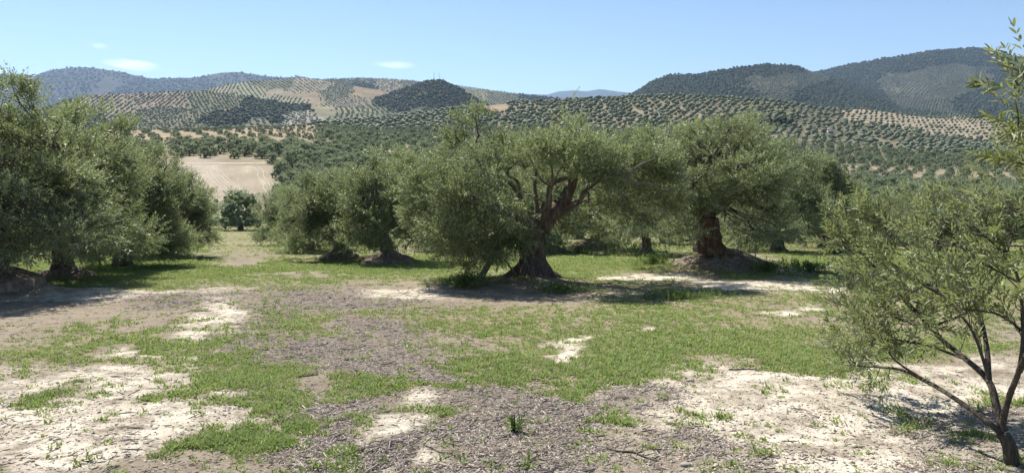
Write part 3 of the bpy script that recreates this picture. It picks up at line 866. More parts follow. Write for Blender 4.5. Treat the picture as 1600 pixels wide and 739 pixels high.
w.add(tube([mpt(846, 362), mpt(862, 345), mpt(880, 325, -.1), mpt(893, 300, -.15), mpt(903, 268, -.2)], [.24, .20, .165, .12, .08], 14, rgm, .10))
mobj('limb', w.mesh('limb', M['bark']), main)
w = Wood()
w.add(tube([mpt(806, 437, -.35), mpt(798, 425, -.5), mpt(785, 408, -.6), mpt(768, 399, -.65), mpt(750, 396, -.6)], [.028, .024, .02, .015, .01], 6))
mobj('sucker', w.mesh('sucker', M['twig']), main)
w = Wood()      # bare boughs showing at the right of the crown
w.add(tube([mpt(925, 288, -1.6), mpt(950, 278, -1.9), mpt(975, 280, -2.0), mpt(1000, 266, -2.0), mpt(1022, 258, -1.9)], [.07, .06, .05, .035, .015], 8, rgm, .08))
w.add(tube([mpt(960, 279, -1.95), mpt(985, 292, -2.0), mpt(1010, 294, -2.0), mpt(1030, 296, -1.9)], [.035, .03, .022, .01], 6))
mobj('limb', w.mesh('limb', M['twig']), main)

# the forked bare stem leaning beside it
sx, sy = gx(752, 18.0), 18.0
fs = tag(empty('forked_olive_stem', (sx, sy, tz(sx, sy))), 'thin bare forked olive stem leaning right, left of the central trunk', 'tree stem')
k = 18.0 / F
w = Wood(); w.add(tube([(-.02, 0, -.15), (0, 0, .12), (10 * k, 0, 26 * k), (14 * k, 0, 32 * k)], [.085, .075, .07, .075], 9, rgm, .08)); mobj('stem', w.mesh('stem', M['twig']), fs)
w = Wood(); w.add(tube([(13 * k, 0, 29 * k), (24 * k, .05, 48 * k), (32 * k, .1, 66 * k), (40 * k, .2, 90 * k)], [.06, .05, .042, .02], 8, rgm, .08)); mobj('branch', w.mesh('branch', M['twig']), fs)
w = Wood(); w.add(tube([(12 * k, 0, 29 * k), (5 * k, -.03, 42 * k), (1 * k, -.05, 60 * k)], [.042, .035, .015], 7, rgm, .08)); mobj('branch', w.mesh('branch', M['twig']), fs)

# ---------------------------------------------------------------- other old trees of the grove
def build_generic(seed, spr, n_sp, trunk=(1.2, .19, .34), lean=(.12, .05), **kw):
    r = np.random.default_rng(seed)
    cl = generic_clumps(r, **kw)
    ends = []
    for q in range(5):
        a = q * 2 * PI / 5 + r.uniform(-.4, .4); d = r.uniform(1.0, 1.6)
        ends.append((d * math.cos(a), d * math.sin(a), r.uniform(2.2, 3.2), r.uniform(.09, .15)))
    return old_tree_parts(r, cl, trunk[0], trunk[1], trunk[2], lean, ends, spr, n_sp)
GEN = [build_generic(101, SPR_MED, 4800), build_generic(102, SPR_MED, 4800, lean=(-.2, .1)), build_generic(103, SPR_MED, 4800, trunk=(1.1, .15, .28), lean=(.05, -.15), n=54)]
GEN_FINE = build_generic(104, SPR_FINE, 9500, trunk=(1.15, .22, .40), n=70, low=.45)
GEN_LEFT = build_generic(107, SPR_FINE, 11500, trunk=(1.1, .2, .34), n=84, R=2.55, zc=2.45, H=1.95, low=.75, clear=.8, skirts=20, slow=.65)
GEN_BIG = build_generic(105, SPR_FINE, 9500, trunk=(1.35, .26, .34), n=74, R=2.6, zc=2.75, H=1.9)

def old_tree(px, y, gen, h, r, rz, label, zoff=-0.03, group=None):
    # generic meshes are about 4.95 m high and 2.95 m in radius
    return plant_tree('olive_tree', gen, gx(px, y), y, label, group, rz, (r / 2.95, r / 2.95, h / 4.95), zoff)

lt = old_tree(-14, 15.4, GEN_LEFT, 4.45, 2.9, 0.6, 'tall olive with thick foliage at the left edge, nearest of the left row')
k = 15.4 / F
w = Wood(); w.add(tube([(36 * k, -.6, -.25), (42 * k, -.55, .1), (50 * k, -.4, .40), (54 * k, -.3, .75), (58 * k, -.2, 1.2)], [.035, .032, .028, .022, .012], 6, rgm, .05))
sk = mobj('sucker', w.mesh('sucker', M['twig']), lt)
from mathutils import Matrix
def unparent_space(o, e):      # let the part be written in metres from the tree foot, unturned
    e_mat = Matrix.LocRotScale(e.location, e.rotation_euler, e.scale)
    o.matrix_parent_inverse = e_mat.inverted() @ Matrix.Translation(e.location)
unparent_space(sk, lt)

br = plant_tree('olive_tree', GEN_BIG, BIGR[0], BIGR[1], 'broad olive with short red-brown trunk raised on a root mound, right of centre', None, 2.2, (3.45 / 3.1, 3.2 / 3.1, 4.6 / 5.2), 0.36)
w = Wood(); w.add(trunk_shape(np.random.default_rng(9), 1.0, .27, .36, (-.02, 0), ribs=6, toes=.2, knots=.22, hollow=.45))
st = mobj('rotten_trunk', w.mesh('rotten_trunk', M['bark_red']), br); unparent_space(st, br); st.location = (-.05, -.38, -0.02); st['label'] = 'reddish decayed face of the trunk'

def mound_mesh(seed, R, h, mat):
    r = np.random.default_rng(seed)
    n, m = 48, 14
    th = np.linspace(0, 2 * PI, n, endpoint=False); q = np.linspace(1, 0.02, m)
    TH, Qr = np.meshgrid(th, q)
    root = np.abs(np.sin(4.5 * TH + 1.5 * np.sin(2 * TH + seed) + 1.2 * Qr)) ** 1.5
    RR = R * Qr * (1 + .16 * fbm(np.cos(TH) * 2 + seed, np.sin(TH) * 2, seed, 3))
    x = RR * np.cos(TH); y = RR * np.sin(TH)
    z = h * (1 - Qr) ** .8 + .16 * h * root * (1 - Qr) * 2 + .10 * fbm(x / .25, y / .25, seed + 3, 3) * (1 - Qr * .6) - 0.14 * (Qr > .95)
    V = np.stack([x, y, z], -1).reshape(-1, 3)
    a = np.arange(m - 1)[:, None] * n + np.arange(n)[None, :]
    b = np.arange(m - 1)[:, None] * n + (np.arange(n)[None, :] + 1) % n
    return make_mesh('root_mound', V, np.stack([a, b, b + n, a + n], -1).reshape(-1, 4), mat, True)
def add_mound(e, seed, R, h, off=(0, 0, 0)):
    o = mobj('root_mound', mound_mesh(seed, R, h, M['mound']), e); unparent_space(o, e); o.location = off
add_mound(br, 3, 1.8, .52, (0.35, -.15, -.60))
add_mound(lt, 4, .95, .30, (0.1, -.1, -.1))

for px, y, g, h, r, rz, mnd, label in (
    (100, 19.6, GEN_LEFT, 4.9, 2.75, 2.9, .8, 'bushy olive behind the left edge tree, foliage sweeping nearly to the grass'),
    (192, 24.6, GEN_LEFT, 4.6, 2.8, 4.6, .6, 'third olive of the left row, its crown rounded and leaning towards the lane'),
    (262, 31.0, GEN_LEFT, 4.0, 2.35, 4.0, .5, 'smaller olive ending the left row where the lane begins to narrow'),
    (607, 26.3, GEN[1], 4.2, 2.5, 0.4, 1.0, 'olive with dark stout trunk on a rooty mound, left of the central tree'),
    (531, 29.3, GEN_FINE, 3.85, 2.7, 5.1, .8, 'low olive with short dark trunk, second tree left of the central one'),
    (484, 36.5, GEN[0], 3.9, 2.4, 2.2, .6, 'olive half hidden beside the lane, third tree left of the central one'),
    (446, 45.0, GEN[1], 3.9, 2.3, 3.3, .6, 'olive at the right edge of the lane, fourth tree left of the central one'),
    (850, 34.5, GEN[0], 4.6, 2.7, 5.5, 1.0, 'olive with a dark root mound showing right behind the central trunk'),
    (930, 38.6, GEN[2], 5.2, 3.1, 0.2, 1.2, 'olive on a wide heap of roots, seen right of the central trunk'),
    (1010, 33.6, GEN[1], 5.9, 2.9, 1.9, .5, 'tall olive with slim bare trunk between central tree and mound tree'),
    (700, 37.0, GEN[2], 4.4, 2.6, 3.9, .6, 'olive standing behind the left half of the central crown'),
    (1215, 36.5, GEN[0], 5.9, 3.5, 4.4, .7, 'olive with dark trunk foot just right of the mound tree'),
    (1285, 42.0, GEN[2], 5.6, 3.0, 0.9, .5, 'olive behind the cut stump, partly covered by the mound tree'),
    (1462, 37.0, GEN[1], 3.5, 2.3, 2.6, .6, 'olive with thick dark trunk seen through the young tree at right'),
    (1385, 45.0, GEN[0], 3.6, 2.5, 5.8, .5, 'olive glimpsed behind the young tree, left of the dark trunk'),
    (1570, 44.0, GEN[2], 3.5, 2.4, 1.4, .5, 'olive at the right edge glimpsed behind the young tree')):
    e = old_tree(px, y, g, h, r, rz, label)
    add_mound(e, int(px), mnd * 1.1, .2 + .12 * mnd, (0, -.05, -.1))

# ---------------------------------------------------------------- cut stump at the right
x, y = gx(1300, 34.0), 34.0
st = tag(empty('cut_olive_stump', (x, y, tz(x, y))), 'dark stump leaning left with a pale freshly sawn top, right of mound tree', 'stump')
k = 34.0 / F
w = Wood(); w.add(tube([(14 * k, 0, -.15), (6 * k, 0, 6 * k), (-6 * k, -.05, 12 * k), (-12 * k, -.05, 22 * k), (-15 * k, -.05, 31 * k)], [.42, .34, .24, .18, .15], 12, rgm, .10)); mobj('trunk', w.mesh('trunk', M['bark']), st)
w = Wood(); w.add(tube([(-15 * k, -.05, 30.6 * k), (-15.6 * k, -.05, 31.8 * k), (-15.7 * k, -.05, 32.1 * k)], [.155, .15, .145], 12)); mobj('sawn_face', w.mesh('sawn_face', M['sawn']), st)
w = Wood(); w.add(tube([(10 * k, 0, 2 * k), (4 * k, -.1, 14 * k), (3 * k, -.1, 20 * k)], [.16, .12, .07], 8, rgm, .1)); mobj('snag', w.mesh('snag', M['bark']), st)
w = Wood(); w.add(tube([(8 * k, 0, 3 * k), (22 * k, 0, 7 * k), (28 * k, .1, -4 * k)], [.22, .2, .2], 9, rgm, .1)); mobj('root', w.mesh('root', M['bark']), st)

# ---------------------------------------------------------------- the young tree at the right, close by
ry = np.random.default_rng(33)
yt = tag(empty('young_olive_tree', (YOUNG[0], YOUNG[1], tz(*YOUNG))), 'slender young olive close by at the right edge, leaves yellowish green', 'tree')
Y0 = Vector(yt.location)
def ypt(px, py, y):
    return (gx(px, y) - Y0.x, y - Y0.y, ZC + (CY - py) / F * y - Y0.z)
SPR_Y = [sprig(ry, int(ry.integers(7, 13)), ry.uniform(.16, .30), 0.066, 0.0145, 0.75, True) for _ in range(8)]
w = Wood()
w.add(tube([ypt(1584, 760, 4.75), ypt(1581, 735, 4.75), ypt(1578, 700, 4.75), ypt(1566, 676, 4.77)], [.058, .050, .044, .040], 12, ry, .04))
mobj('trunk', w.mesh('trunk', M['sapling']), yt)
BR = [  # main branches: points with distance, radii at the ends, shoots per metre
    ([(1566, 680, 4.77), (1538, 660, 4.85), (1490, 620, 5.1), (1440, 590, 5.4), (1395, 578, 5.8), (1350, 573, 6.3), (1320, 570, 6.6)], .024, .004, 1.3),
    ([(1574, 695, 4.75), (1562, 640, 4.85), (1545, 592, 5.0), (1510, 562, 5.3), (1470, 525, 5.7), (1420, 470, 6.1), (1370, 420, 6.5), (1335, 385, 6.9), (1312, 368, 7.1)], .030, .004, 2.4),
    ([(1545, 592, 5.0), (1540, 540, 5.2), (1530, 480, 5.5), (1500, 420, 5.9), (1465, 370, 6.2), (1445, 330, 6.4)], .020, .004, 2.2),
    ([(1566, 660, 4.72), (1578, 620, 4.65), (1592, 580, 4.6), (1600, 520, 4.6), (1590, 440, 4.7), (1570, 390, 4.8), (1545, 350, 4.9)], .022, .004, 1.9),
    ([(1592, 580, 4.55), (1625, 500, 4.3), (1655, 400, 4.0), (1665, 320, 3.8), (1650, 240, 3.6), (1635, 172, 3.5), (1604, 128, 3.5)], .020, .004, 1.2),
    ([(1470, 525, 5.7), (1420, 500, 6.1), (1360, 490, 6.5), (1335, 482, 6.8), (1316, 476, 7.0)], .012, .003, 2.4),
    ([(1510, 562, 5.3), (1440, 540, 5.7), (1380, 530, 6.1), (1340, 535, 6.5), (1312, 540, 6.7)], .011, .003, 2.2),
    ([(1530, 480, 5.5), (1560, 430, 5.5), (1575, 380, 5.5), (1585, 350, 5.5)], .012, .003, 1.9),
    ([(1420, 470, 6.1), (1400, 420, 6.3), (1390, 375, 6.5), (1375, 340, 6.6)], .012, .003, 2.3),
    ([(1665, 320, 3.8), (1640, 290, 3.7), (1625, 268, 3.7), (1592, 255, 3.7)], .008, .003, 2.4),
    ([(1650, 250, 3.6), (1630, 222, 3.5), (1622, 208, 3.5), (1590, 198, 3.5)], .008, .003, 2.4),
    ([(1590, 440, 4.7), (1540, 410, 4.9), (1500, 390, 5.1), (1470, 375, 5.2)], .010, .003, 1.9),
    ([(1600, 520, 4.6), (1560, 495, 4.8), (1510, 485, 5.0), (1480, 475, 5.2)], .010, .003, 1.9),
    ([(1655, 400, 4.0), (1620, 360, 4.0), (1600, 335, 4.1), (1575, 325, 4.2)], .009, .003, 1.4),
    ([(1500, 420, 5.9), (1450, 410, 6.2), (1400, 395, 6.5), (1345, 355, 6.8)], .011, .003, 2.4),
    ([(1440, 590, 5.4), (1400, 560, 5.6), (1370, 520, 5.8), (1330, 505, 6.0)], .009, .003, 1.8),
    ([(1545, 592, 5.0), (1520, 520, 5.0), (1480, 470, 5.2), (1440, 440, 5.5), (1400, 430, 5.8)], .012, .003, 2.2),
    ([(1578, 400, 4.75), (1540, 370, 4.9), (1510, 350, 5.1), (1490, 340, 5.3)], .009, .003, 1.8),
    ([(1420, 470, 6.1), (1370, 455, 6.5), (1345, 445, 6.9), (1322, 428, 7.2)], .009, .003, 2.4),
    ([(1530, 480, 5.5), (1490, 500, 5.6), (1450, 510, 5.8), (1400, 505, 6.0)], .009, .003, 2.0),
]
for bi, (pts, r0, r1, den) in enumerate(BR):
    P = np.array([ypt(*q) for q in pts])
    P[1:-1] += ry.normal(0, .012, P[1:-1].shape)
    w = Wood(); w.add(tube(P, np.linspace(r0, r1, len(P)), 8, ry, .04))
    # side twigs and shoots
    seg = np.linalg.norm(np.diff(P, axis=0), axis=1); L = seg.sum(); cum = np.concatenate([[0], np.cumsum(seg)])
    SP, SD = [], []
    ntw = int(L * 6.6 * den)
    bare = 0.30 if bi < 5 else 0.04
    if bi == 0: bare = .62
    for q in range(ntw):
        s = L * (bare + (1 - bare) * ry.uniform(0, 1) ** .85)
        j = min(np.searchsorted(cum, s) - 1, len(seg) - 1); j = max(j, 0)
        p = P[j] + (P[j + 1] - P[j]) * (s - cum[j]) / seg[j]
        ax = unit((P[j + 1] - P[j])[None])[0]
        d = unit((ax * .55 + np.array([-.12, 0, .22]) + ry.normal(0, .55, 3))[None])[0]
        tl = ry.uniform(.08, .30) * (.6 if P[-1][1] < -.9 else 1.0)
        e = p + d * tl + np.array([0, 0, .04])
        tw = np.array([p, p + d * tl * .5 + ry.normal(0, .012, 3), e])
        w.add(tube(tw, [.0042, .0032, .0018], 4))
        for f in ((.35, .7, 1.0) if tl > .25 else (.6, 1.0)):
            SP.append(p + (e - p) * f * .96); SD.append(d * .8 + np.array([0, 0, .22]) + ry.normal(0, .35, 3))
    SP.append(P[-1]); SD.append(P[-1] - P[-2])
    b = mobj('branch', w.mesh('branch', M['sapling']), yt)
    SP = np.array(SP); SD = unit(np.array(SD))
    V, Q, T = place_sprigs(ry, SPR_Y, SP, SD, ry.uniform(.75, 1.15, len(SP)), np.clip(.5 + .2 * ry.normal(0, 1, len(SP)), 0, 1))
    b2 = mobj('foliage', make_mesh('foliage', V, Q, M['leaf_young'], False, {'tone': T}), b)

# ---------------------------------------------------------------- scatter tool (stuff only)
def proto_collection(name, meshes):
    c = bpy.data.collections.new(name)
    for i, me in enumerate(meshes):
        o = bpy.data.objects.new('%s_%02d' % (name, i), me)
        c.objects.link(o)
    return c

def scatter(name, P, rot, scl, idx, coll, label, cat=None):
    me = bpy.data.meshes.new(name)
    me.vertices.add(len(P)); me.vertices.foreach_set('co', np.asarray(P, dtype=np.float32).ravel())
    for k, a in (('rot', rot), ('scl', scl)):
        at = me.attributes.new(k, 'FLOAT_VECTOR', 'POINT'); at.data.foreach_set('vector', np.asarray(a, dtype=np.float32).ravel())
    at = me.attributes.new('pick', 'INT', 'POINT'); at.data.foreach_set('value', np.asarray(idx, dtype=np.int32))
    o = mobj(name, me)
    ng = bpy.data.node_groups.new(name + '_scatter', 'GeometryNodeTree')
    ng.interface.new_socket('Geometry', in_out='INPUT', socket_type='NodeSocketGeometry')
    ng.interface.new_socket('Geometry', in_out='OUTPUT', socket_type='NodeSocketGeometry')
    n = ng.nodes; l = ng.links
    gi = n.new('NodeGroupInput'); go = n.new('NodeGroupOutput')
    ci = n.new('GeometryNodeCollectionInfo'); ci.inputs['Collection'].default_value = coll
    ci.inputs['Separate Children'].default_value = True; ci.inputs['Reset Children'].default_value = True
    ip = n.new('GeometryNodeInstanceOnPoints'); ip.inputs['Pick Instance'].default_value = True
    def attr(nm, ty):
        a = n.new('GeometryNodeInputNamedAttribute'); a.data_type = ty; a.inputs['Name'].default_value = nm
        return a.outputs['Attribute']
    e2r = n.new('FunctionNodeEulerToRotation')
    l.new(attr('rot', 'FLOAT_VECTOR'), e2r.inputs[0])
    l.new(gi.outputs[0], ip.inputs['Points']); l.new(ci.outputs[0], ip.inputs['Instance'])
    l.new(attr('pick', 'INT'), ip.inputs['Instance Index'])
    l.new(e2r.outputs[0], ip.inputs['Rotation']); l.new(attr('scl', 'FLOAT_VECTOR'), ip.inputs['Scale'])
    l.new(ip.outputs[0], go.inputs[0])
    md = o.modifiers.new('scatter', 'NODES'); md.node_group = ng
    tag(o, label, cat, kind='stuff')
    return o

# ---------------------------------------------------------------- distant olive trees
def ico(sub):
    import bmesh
    bm = bmesh.new(); bmesh.ops.create_icosphere(bm, subdivisions=sub, radius=1.0)
    V = np.array([v.co[:] for v in bm.verts]); Fc = np.array([[v.index for v in f.verts] for f in bm.faces])
    bm.free(); return V, Fc
ICO1, ICO2 = ico(1), ico(2)
def blob_tree(seed, lod):
    r = np.random.default_rng(seed)
    Vs, Fs, Ts = [], [], []; off = 0
    if lod == 0:
        parts = [((0, 0, 1.9), 2.0, 1.55)]; base = ICO2
    else:
        parts = [((0, 0, 1.8), 2.0, 1.7)]; base = ICO1
    for c, rr, hh in parts:
        v = base[0] * np.array([rr, rr, hh]) * .94
        k = 1 + .30 * r.normal(0, 1, len(v)) * .6
        v = v * k[:, None] + np.array(c); v[:, 2] = np.maximum(v[:, 2], .35)
        Vs.append(v); Fs.append(base[1] + off); off += len(v)
        Ts.append(np.clip(.5 + .25 * r.normal(0, 1, len(v)), 0, 1))
    return make_mesh('far_crown', np.concatenate(Vs), np.concatenate(Fs), M['leaf_far'], False, {'tone': np.concatenate(Ts)})

def mid_crown(seed, n=420):
    r = np.random.default_rng(seed)
    cl = generic_clumps(r, R=2.4, zc=2.3, H=1.6, n=26, low=.7)
    cl = [(a, b, c, d * 1.15) for a, b, c, d in cl]
    me = crown_mesh('crown', r, cl, n, SPR_COARSE, M['leaf_mid'], hole=.25)
    # an inner mass of leaves in small lumps so that the crown is not see-through
    nv = len(me.vertices); V = np.empty(nv * 3, dtype=np.float32); me.vertices.foreach_get('co', V); V = V.reshape(-1, 3)
    Q = np.empty(len(me.loops), dtype=np.int32); me.loops.foreach_get('vertex_index', Q); Q = Q.reshape(-1, 4)
    T = np.empty(nv, dtype=np.float32); me.attributes['tone'].data.foreach_get('value', T)
    Vs, F3, Ts, off = [V], [], [T], nv
    for a, b, c, d in cl:
        v = ICO1[0] * d * .70 * (1 + .2 * r.normal(0, 1, len(ICO1[0])))[:, None] + np.array([a, b, c])
        Vs.append(v); F3.append(ICO1[1] + off); off += len(v); Ts.append(np.clip(r.normal(.35, .15, len(v)), 0, 1))
    bpy.data.meshes.remove(me)
    return make_mesh('crown', np.concatenate(Vs), [Q, np.concatenate(F3)], M['leaf_mid'], False, {'tone': np.concatenate(Ts)})
def mid_trunk(seed):
    r = np.random.default_rng(seed)
    w = Wood(); w.add(tube([(0, 0, -.3), (.05, 0, .4), (.0, .1, 1.0)], [.42, .28, .22], 8, r, .1))
    for q in range(3):
        a = q * 2.1 + r.uniform(0, 1)
        w.add(tube([(0, .1, .8), (.5 * math.cos(a), .5 * math.sin(a), 1.4), (1.2 * math.cos(a), 1.2 * math.sin(a), 2.2)], [.16, .11, .05], 6, r, .1))
    return w.mesh('trunk', M['bark'])
MIDC = [mid_crown(201), mid_crown(202), mid_crown(203)]
MIDT = [mid_trunk(211), mid_trunk(212)]
FAR_MESH = [mid_crown(221, 160), mid_crown(222, 160), blob_tree(1, 0), blob_tree(2, 0), blob_tree(3, 0), blob_tree(4, 1), blob_tree(5, 1), blob_tree(6, 1)]

def grid_points(x0, x1, y0, y1, ang, sp, jit, rng):
    R = max(x1 - x0, y1 - y0) * .75
    n = int(R / sp)
    a, b = np.meshgrid(np.arange(-n, n + 1) * sp, np.arange(-n, n + 1) * sp)
    a = a.ravel() + rng.normal(0, jit, a.size); b = b.ravel() + rng.normal(0, jit, b.size)
    cx, cy = (x0 + x1) / 2, (y0 + y1) / 2
    x = cx + a * math.cos(ang) - b * math.sin(ang); y = cy + a * math.sin(ang) + b * math.cos(ang)
    m = (x > x0) & (x < x1) & (y > y0) & (y < y1)
    return x[m], y[m]

rs = np.random.default_rng(77)
GX, GY, GS, GZN = [], [], [], []
ZSP = {0: (6.6, -.36, .9, 1.0), 2: (9.0, .1, .9, .95), 3: (12.0, .5, 1.1, .64), 4: (8.3, .35, 1.0, 1.06), 5: (11.5, .62, .5, .80), 6: (10.5, .2, .8, .8)}
for zid, (sp, ang, jit, s0) in ZSP.items():
    x, y = grid_points(-700, 900, 122, 1060, ang, sp, jit, rs)
    m = (np.abs(x / y - .13) < .72)
    x, y = x[m], y[m]
    zone, px, py = far_zone(x, y)
    m = (zone == zid) & (px > -60) & (px < 1660)
    cr = np.interp(px, COLS_PX, [600, 600, 610, 680, 760, 760, 760, 770, 850, 1000, 1000])
    m &= y < cr + 25
    gap = fbm(x / 38, y / 38, 404, 2)
    if zid == 4: m &= gap > -.62
    if zid == 2: m &= y > 224
    if zid == 0: m &= gap > -.75
    x, y = x[m], y[m]
    GX.append(x); GY.append(y); GS.append(s0 * rs.uniform(.68, 1.22, len(x))); GZN.append(np.full(len(x), zid))
GX, GY, GS, GZN = map(np.concatenate, (GX, GY, GS, GZN))
_, gpx, gpy = far_zone(GX, GY)
def in_blob(cx, cy, rx, ry): return ((gpx - cx) / rx) ** 2 + ((gpy - cy) / ry) ** 2 < 1
clear = in_blob(775, 168, 20, 8) | in_blob(607, 243, 12, 10) | in_blob(640, 236, 20, 4)
GX, GY, GS, GZN, gpx, gpy = (a[~clear] for a in (GX, GY, GS, GZN, gpx, gpy))
order = np.argsort(GY)
vis = [i for i in order if 276 < gpx[i] < 1600]
# the ones that show largest past the near crowns
SHOWN = [19, 33, 49, 70, 71, 94, 103, 120, 121, 122, 123, 147, 148, 169, 170, 175, 176, 177, 178, 181, 205, 206, 207, 208, 232, 235, 236, 237, 238, 239, 260, 266, 267, 268, 269, 271, 272, 299, 300, 301, 302, 303, 304, 334, 368, 372, 373, 397, 398, 404, 405, 407, 408, 409, 437, 442, 443, 444, 476, 479, 483, 484, 489, 512, 520, 521, 522, 526, 559, 560, 562, 563, 564, 565, 601, 602, 603, 605, 608, 635, 644, 650, 676, 684, 686, 688, 716, 719, 722, 725, 726, 727, 758, 761, 767, 769, 800, 802, 807, 809, 810, 840, 844, 847, 880, 912, 918, 944, 945, 946, 952, 975, 977, 980, 981, 983, 1002, 1003, 1025, 1028, 1029, 1042, 1045, 1057, 1073, 1074, 1075, 1076, 1080, 1081, 1082, 1083, 1087, 1088, 1089, 1095, 1096, 1097, 1101, 1102, 1103, 1104, 1110, 1111, 1112, 1116, 1118, 1119, 1124, 1125, 1126, 1132, 1133, 1135, 1140, 1143, 1144, 1167, 1172, 1173, 1174, 1178, 1180, 1181, 1182, 1183, 1187, 1189, 1190, 1191, 1196, 1197, 1198, 1199, 1204, 1205, 1206, 1570, 1571, 1614, 1748, 1749, 1807, 1808, 1809, 1869, 1870, 1871, 1872, 1873, 1874, 1933, 1936, 1937, 1938, 1999, 2001, 2002, 2003, 2004, 2005, 2011, 2067, 2070, 2137, 2138, 2143, 2144, 2207, 2209, 2210, 2211, 2212, 2278, 2279, 2280, 5430, 5443, 5445, 5447, 5448, 5454, 5457, 5461, 5462, 5471, 5472, 5479, 5480, 5482, 5483, 5484, 5486, 5488, 5493, 5496, 5497, 5498, 5499, 5500, 5501, 5505, 5506, 5507, 5508, 5509, 5510, 5514, 5518, 5519, 5520, 5521, 5522, 5525, 5528, 5533, 5534, 5535, 5536, 5537, 5538, 5544]
vis = [i for i in vis if i in set(SHOWN)]
ORD = ['first', 'second', 'third', 'fourth', 'fifth', 'sixth', 'seventh', 'eighth', 'ninth', 'tenth', 'eleventh', 'twelfth', 'thirteenth', 'fourteenth', 'fifteenth', 'sixteenth', 'seventeenth', 'eighteenth', 'nineteenth', 'twentieth']
def ordinal(k): return ORD[k] if k < 20 else ('twenty-' + ORD[k - 20] if k < 29 else ('thirtieth' if k == 29 else 'thirty-' + ORD[k - 30]))
WHERE = ((470, 'right beside the bare field'), (540, 'above the lane-side olives'), (650, 'just left of the central crown'), (800, 'above the central crown'), (1000, 'right above the central crown'), (1300, 'above the mound tree'), (1380, 'left above the young tree'), (1460, 'above the young tree'), (1530, 'right above the young tree'), (1700, 'at the right edge'))
def where(px): return next(t for lim, t in WHERE if px < lim)
def band(y): return 'front' if y < 235 else ('middle' if y < 275 else 'back')
def band3(y, zn):
    a, b = {3: (380, 460), 4: (400, 480), 6: (320, 355)}[zn]
    return 'front' if y < a else ('middle' if y < b else 'back')
LAB = {0: ('small olive in the dense blue-green grove right of the bare field', 'dense valley grove trees'),
       2: ('round olive on tan soil just above the bare ploughed field', 'olives above the bare field'),
       3: ('small olive dotted on the orange soil far above the bare field', 'olives on orange soil'),
       4: ('tiny olive on the big grove hill behind the near trees', 'trees of the big grove hill'),
       5: ('tiny olive in the widely spaced pale plot at the far right', 'trees of the pale plot'),
       6: ('small olive on the pale terraces seen above the young tree', 'olives on the pale terraces')}
rowi = np.random.default_rng(90)
z2 = sorted([i for i in vis if GZN[i] == 2], key=lambda i: gpx[i])
for i in vis:
    x, y, s = GX[i], GY[i], GS[i]
    z = tz(x, y) - .05
    e = empty('olive_tree', (x, y, z), rowi.uniform(0, 6.28))
    e.scale = (s * rowi.uniform(.92, 1.1), s * rowi.uniform(.92, 1.1), s * rowi.uniform(.92, 1.08))
    lab, grp = LAB[GZN[i]]
    if GZN[i] == 2: lab = 'olive on tan soil above the bare field, %s counting from the left' % ordinal(z2.index(i))
    if GZN[i] == 0: lab = 'small olive in %s ranks of the valley grove, %s' % (band(y), where(gpx[i])); grp = 'valley grove, %s ranks, %s' % (band(y), where(gpx[i]))
    if GZN[i] in (3, 4, 6):
        lab = {3: 'small olive dotted on the orange soil, %s ranks, %s', 4: 'tiny olive on the big grove hill, %s ranks, %s', 6: 'small olive on the pale terraces, %s ranks, %s'}[GZN[i]] % (band3(y, GZN[i]), where(gpx[i])); grp = grp + ', ' + lab[-40:]
    tag(e, lab, 'tree', grp)
    mobj('crown', MIDC[int(rowi.integers(0, 3))], e)
    if y < 330: mobj('trunk', MIDT[int(rowi.integers(0, 2))], e)
rest = np.setdiff1d(np.arange(len(GX)), np.array(vis))
FP = [np.stack([GX[rest], GY[rest], terrain_z(GX[rest], GY[rest]) - .05], 1)]
FS = [GS[rest]]
FI = [np.where(GY[rest] < 520, rs.integers(0, 2, len(rest)), rs.integers(2, 5, len(rest)))]
SPp, SSs = [], []

def hill_sample(h, x, y):
    U = CX + F * x / y
    d = h['D1'] - h['D0']; D0 = h['D0']
    kk = 0.10 * fbm(U / 160.0, U * 0 + 1.7, h['seed'] + 3, 2)
    A = kk * d; B = d + kk * D0; Cc = D0 - y
    T = np.where(np.abs(A) < 1e-6, -Cc / B, (-B + np.sqrt(np.maximum(B * B - 4 * A * Cc, 0))) / (2 * np.where(np.abs(A) < 1e-6, 1, A)))
    us = h['us']; nx = len(us); nd = h['nd']
    fi = (U - us[0]) / (us[-1] - us[0]) * (nx - 1); ft = T * (nd - 1)
    ok = (fi > 0) & (fi < nx - 1) & (ft > 0) & (ft < nd - 1)
    i = np.clip(fi.astype(int), 0, nx - 2); j = np.clip(ft.astype(int), 0, nd - 2)
    a = np.clip(fi - i, 0, 1); b = np.clip(ft - j, 0, 1)
    def bl(G): return (G[j, i] * (1 - a) + G[j, i + 1] * a) * (1 - b) + (G[j + 1, i] * (1 - a) + G[j + 1, i + 1] * a) * b
    return ok, bl(h['V'][..., 2]), U, bl(h['rows'])

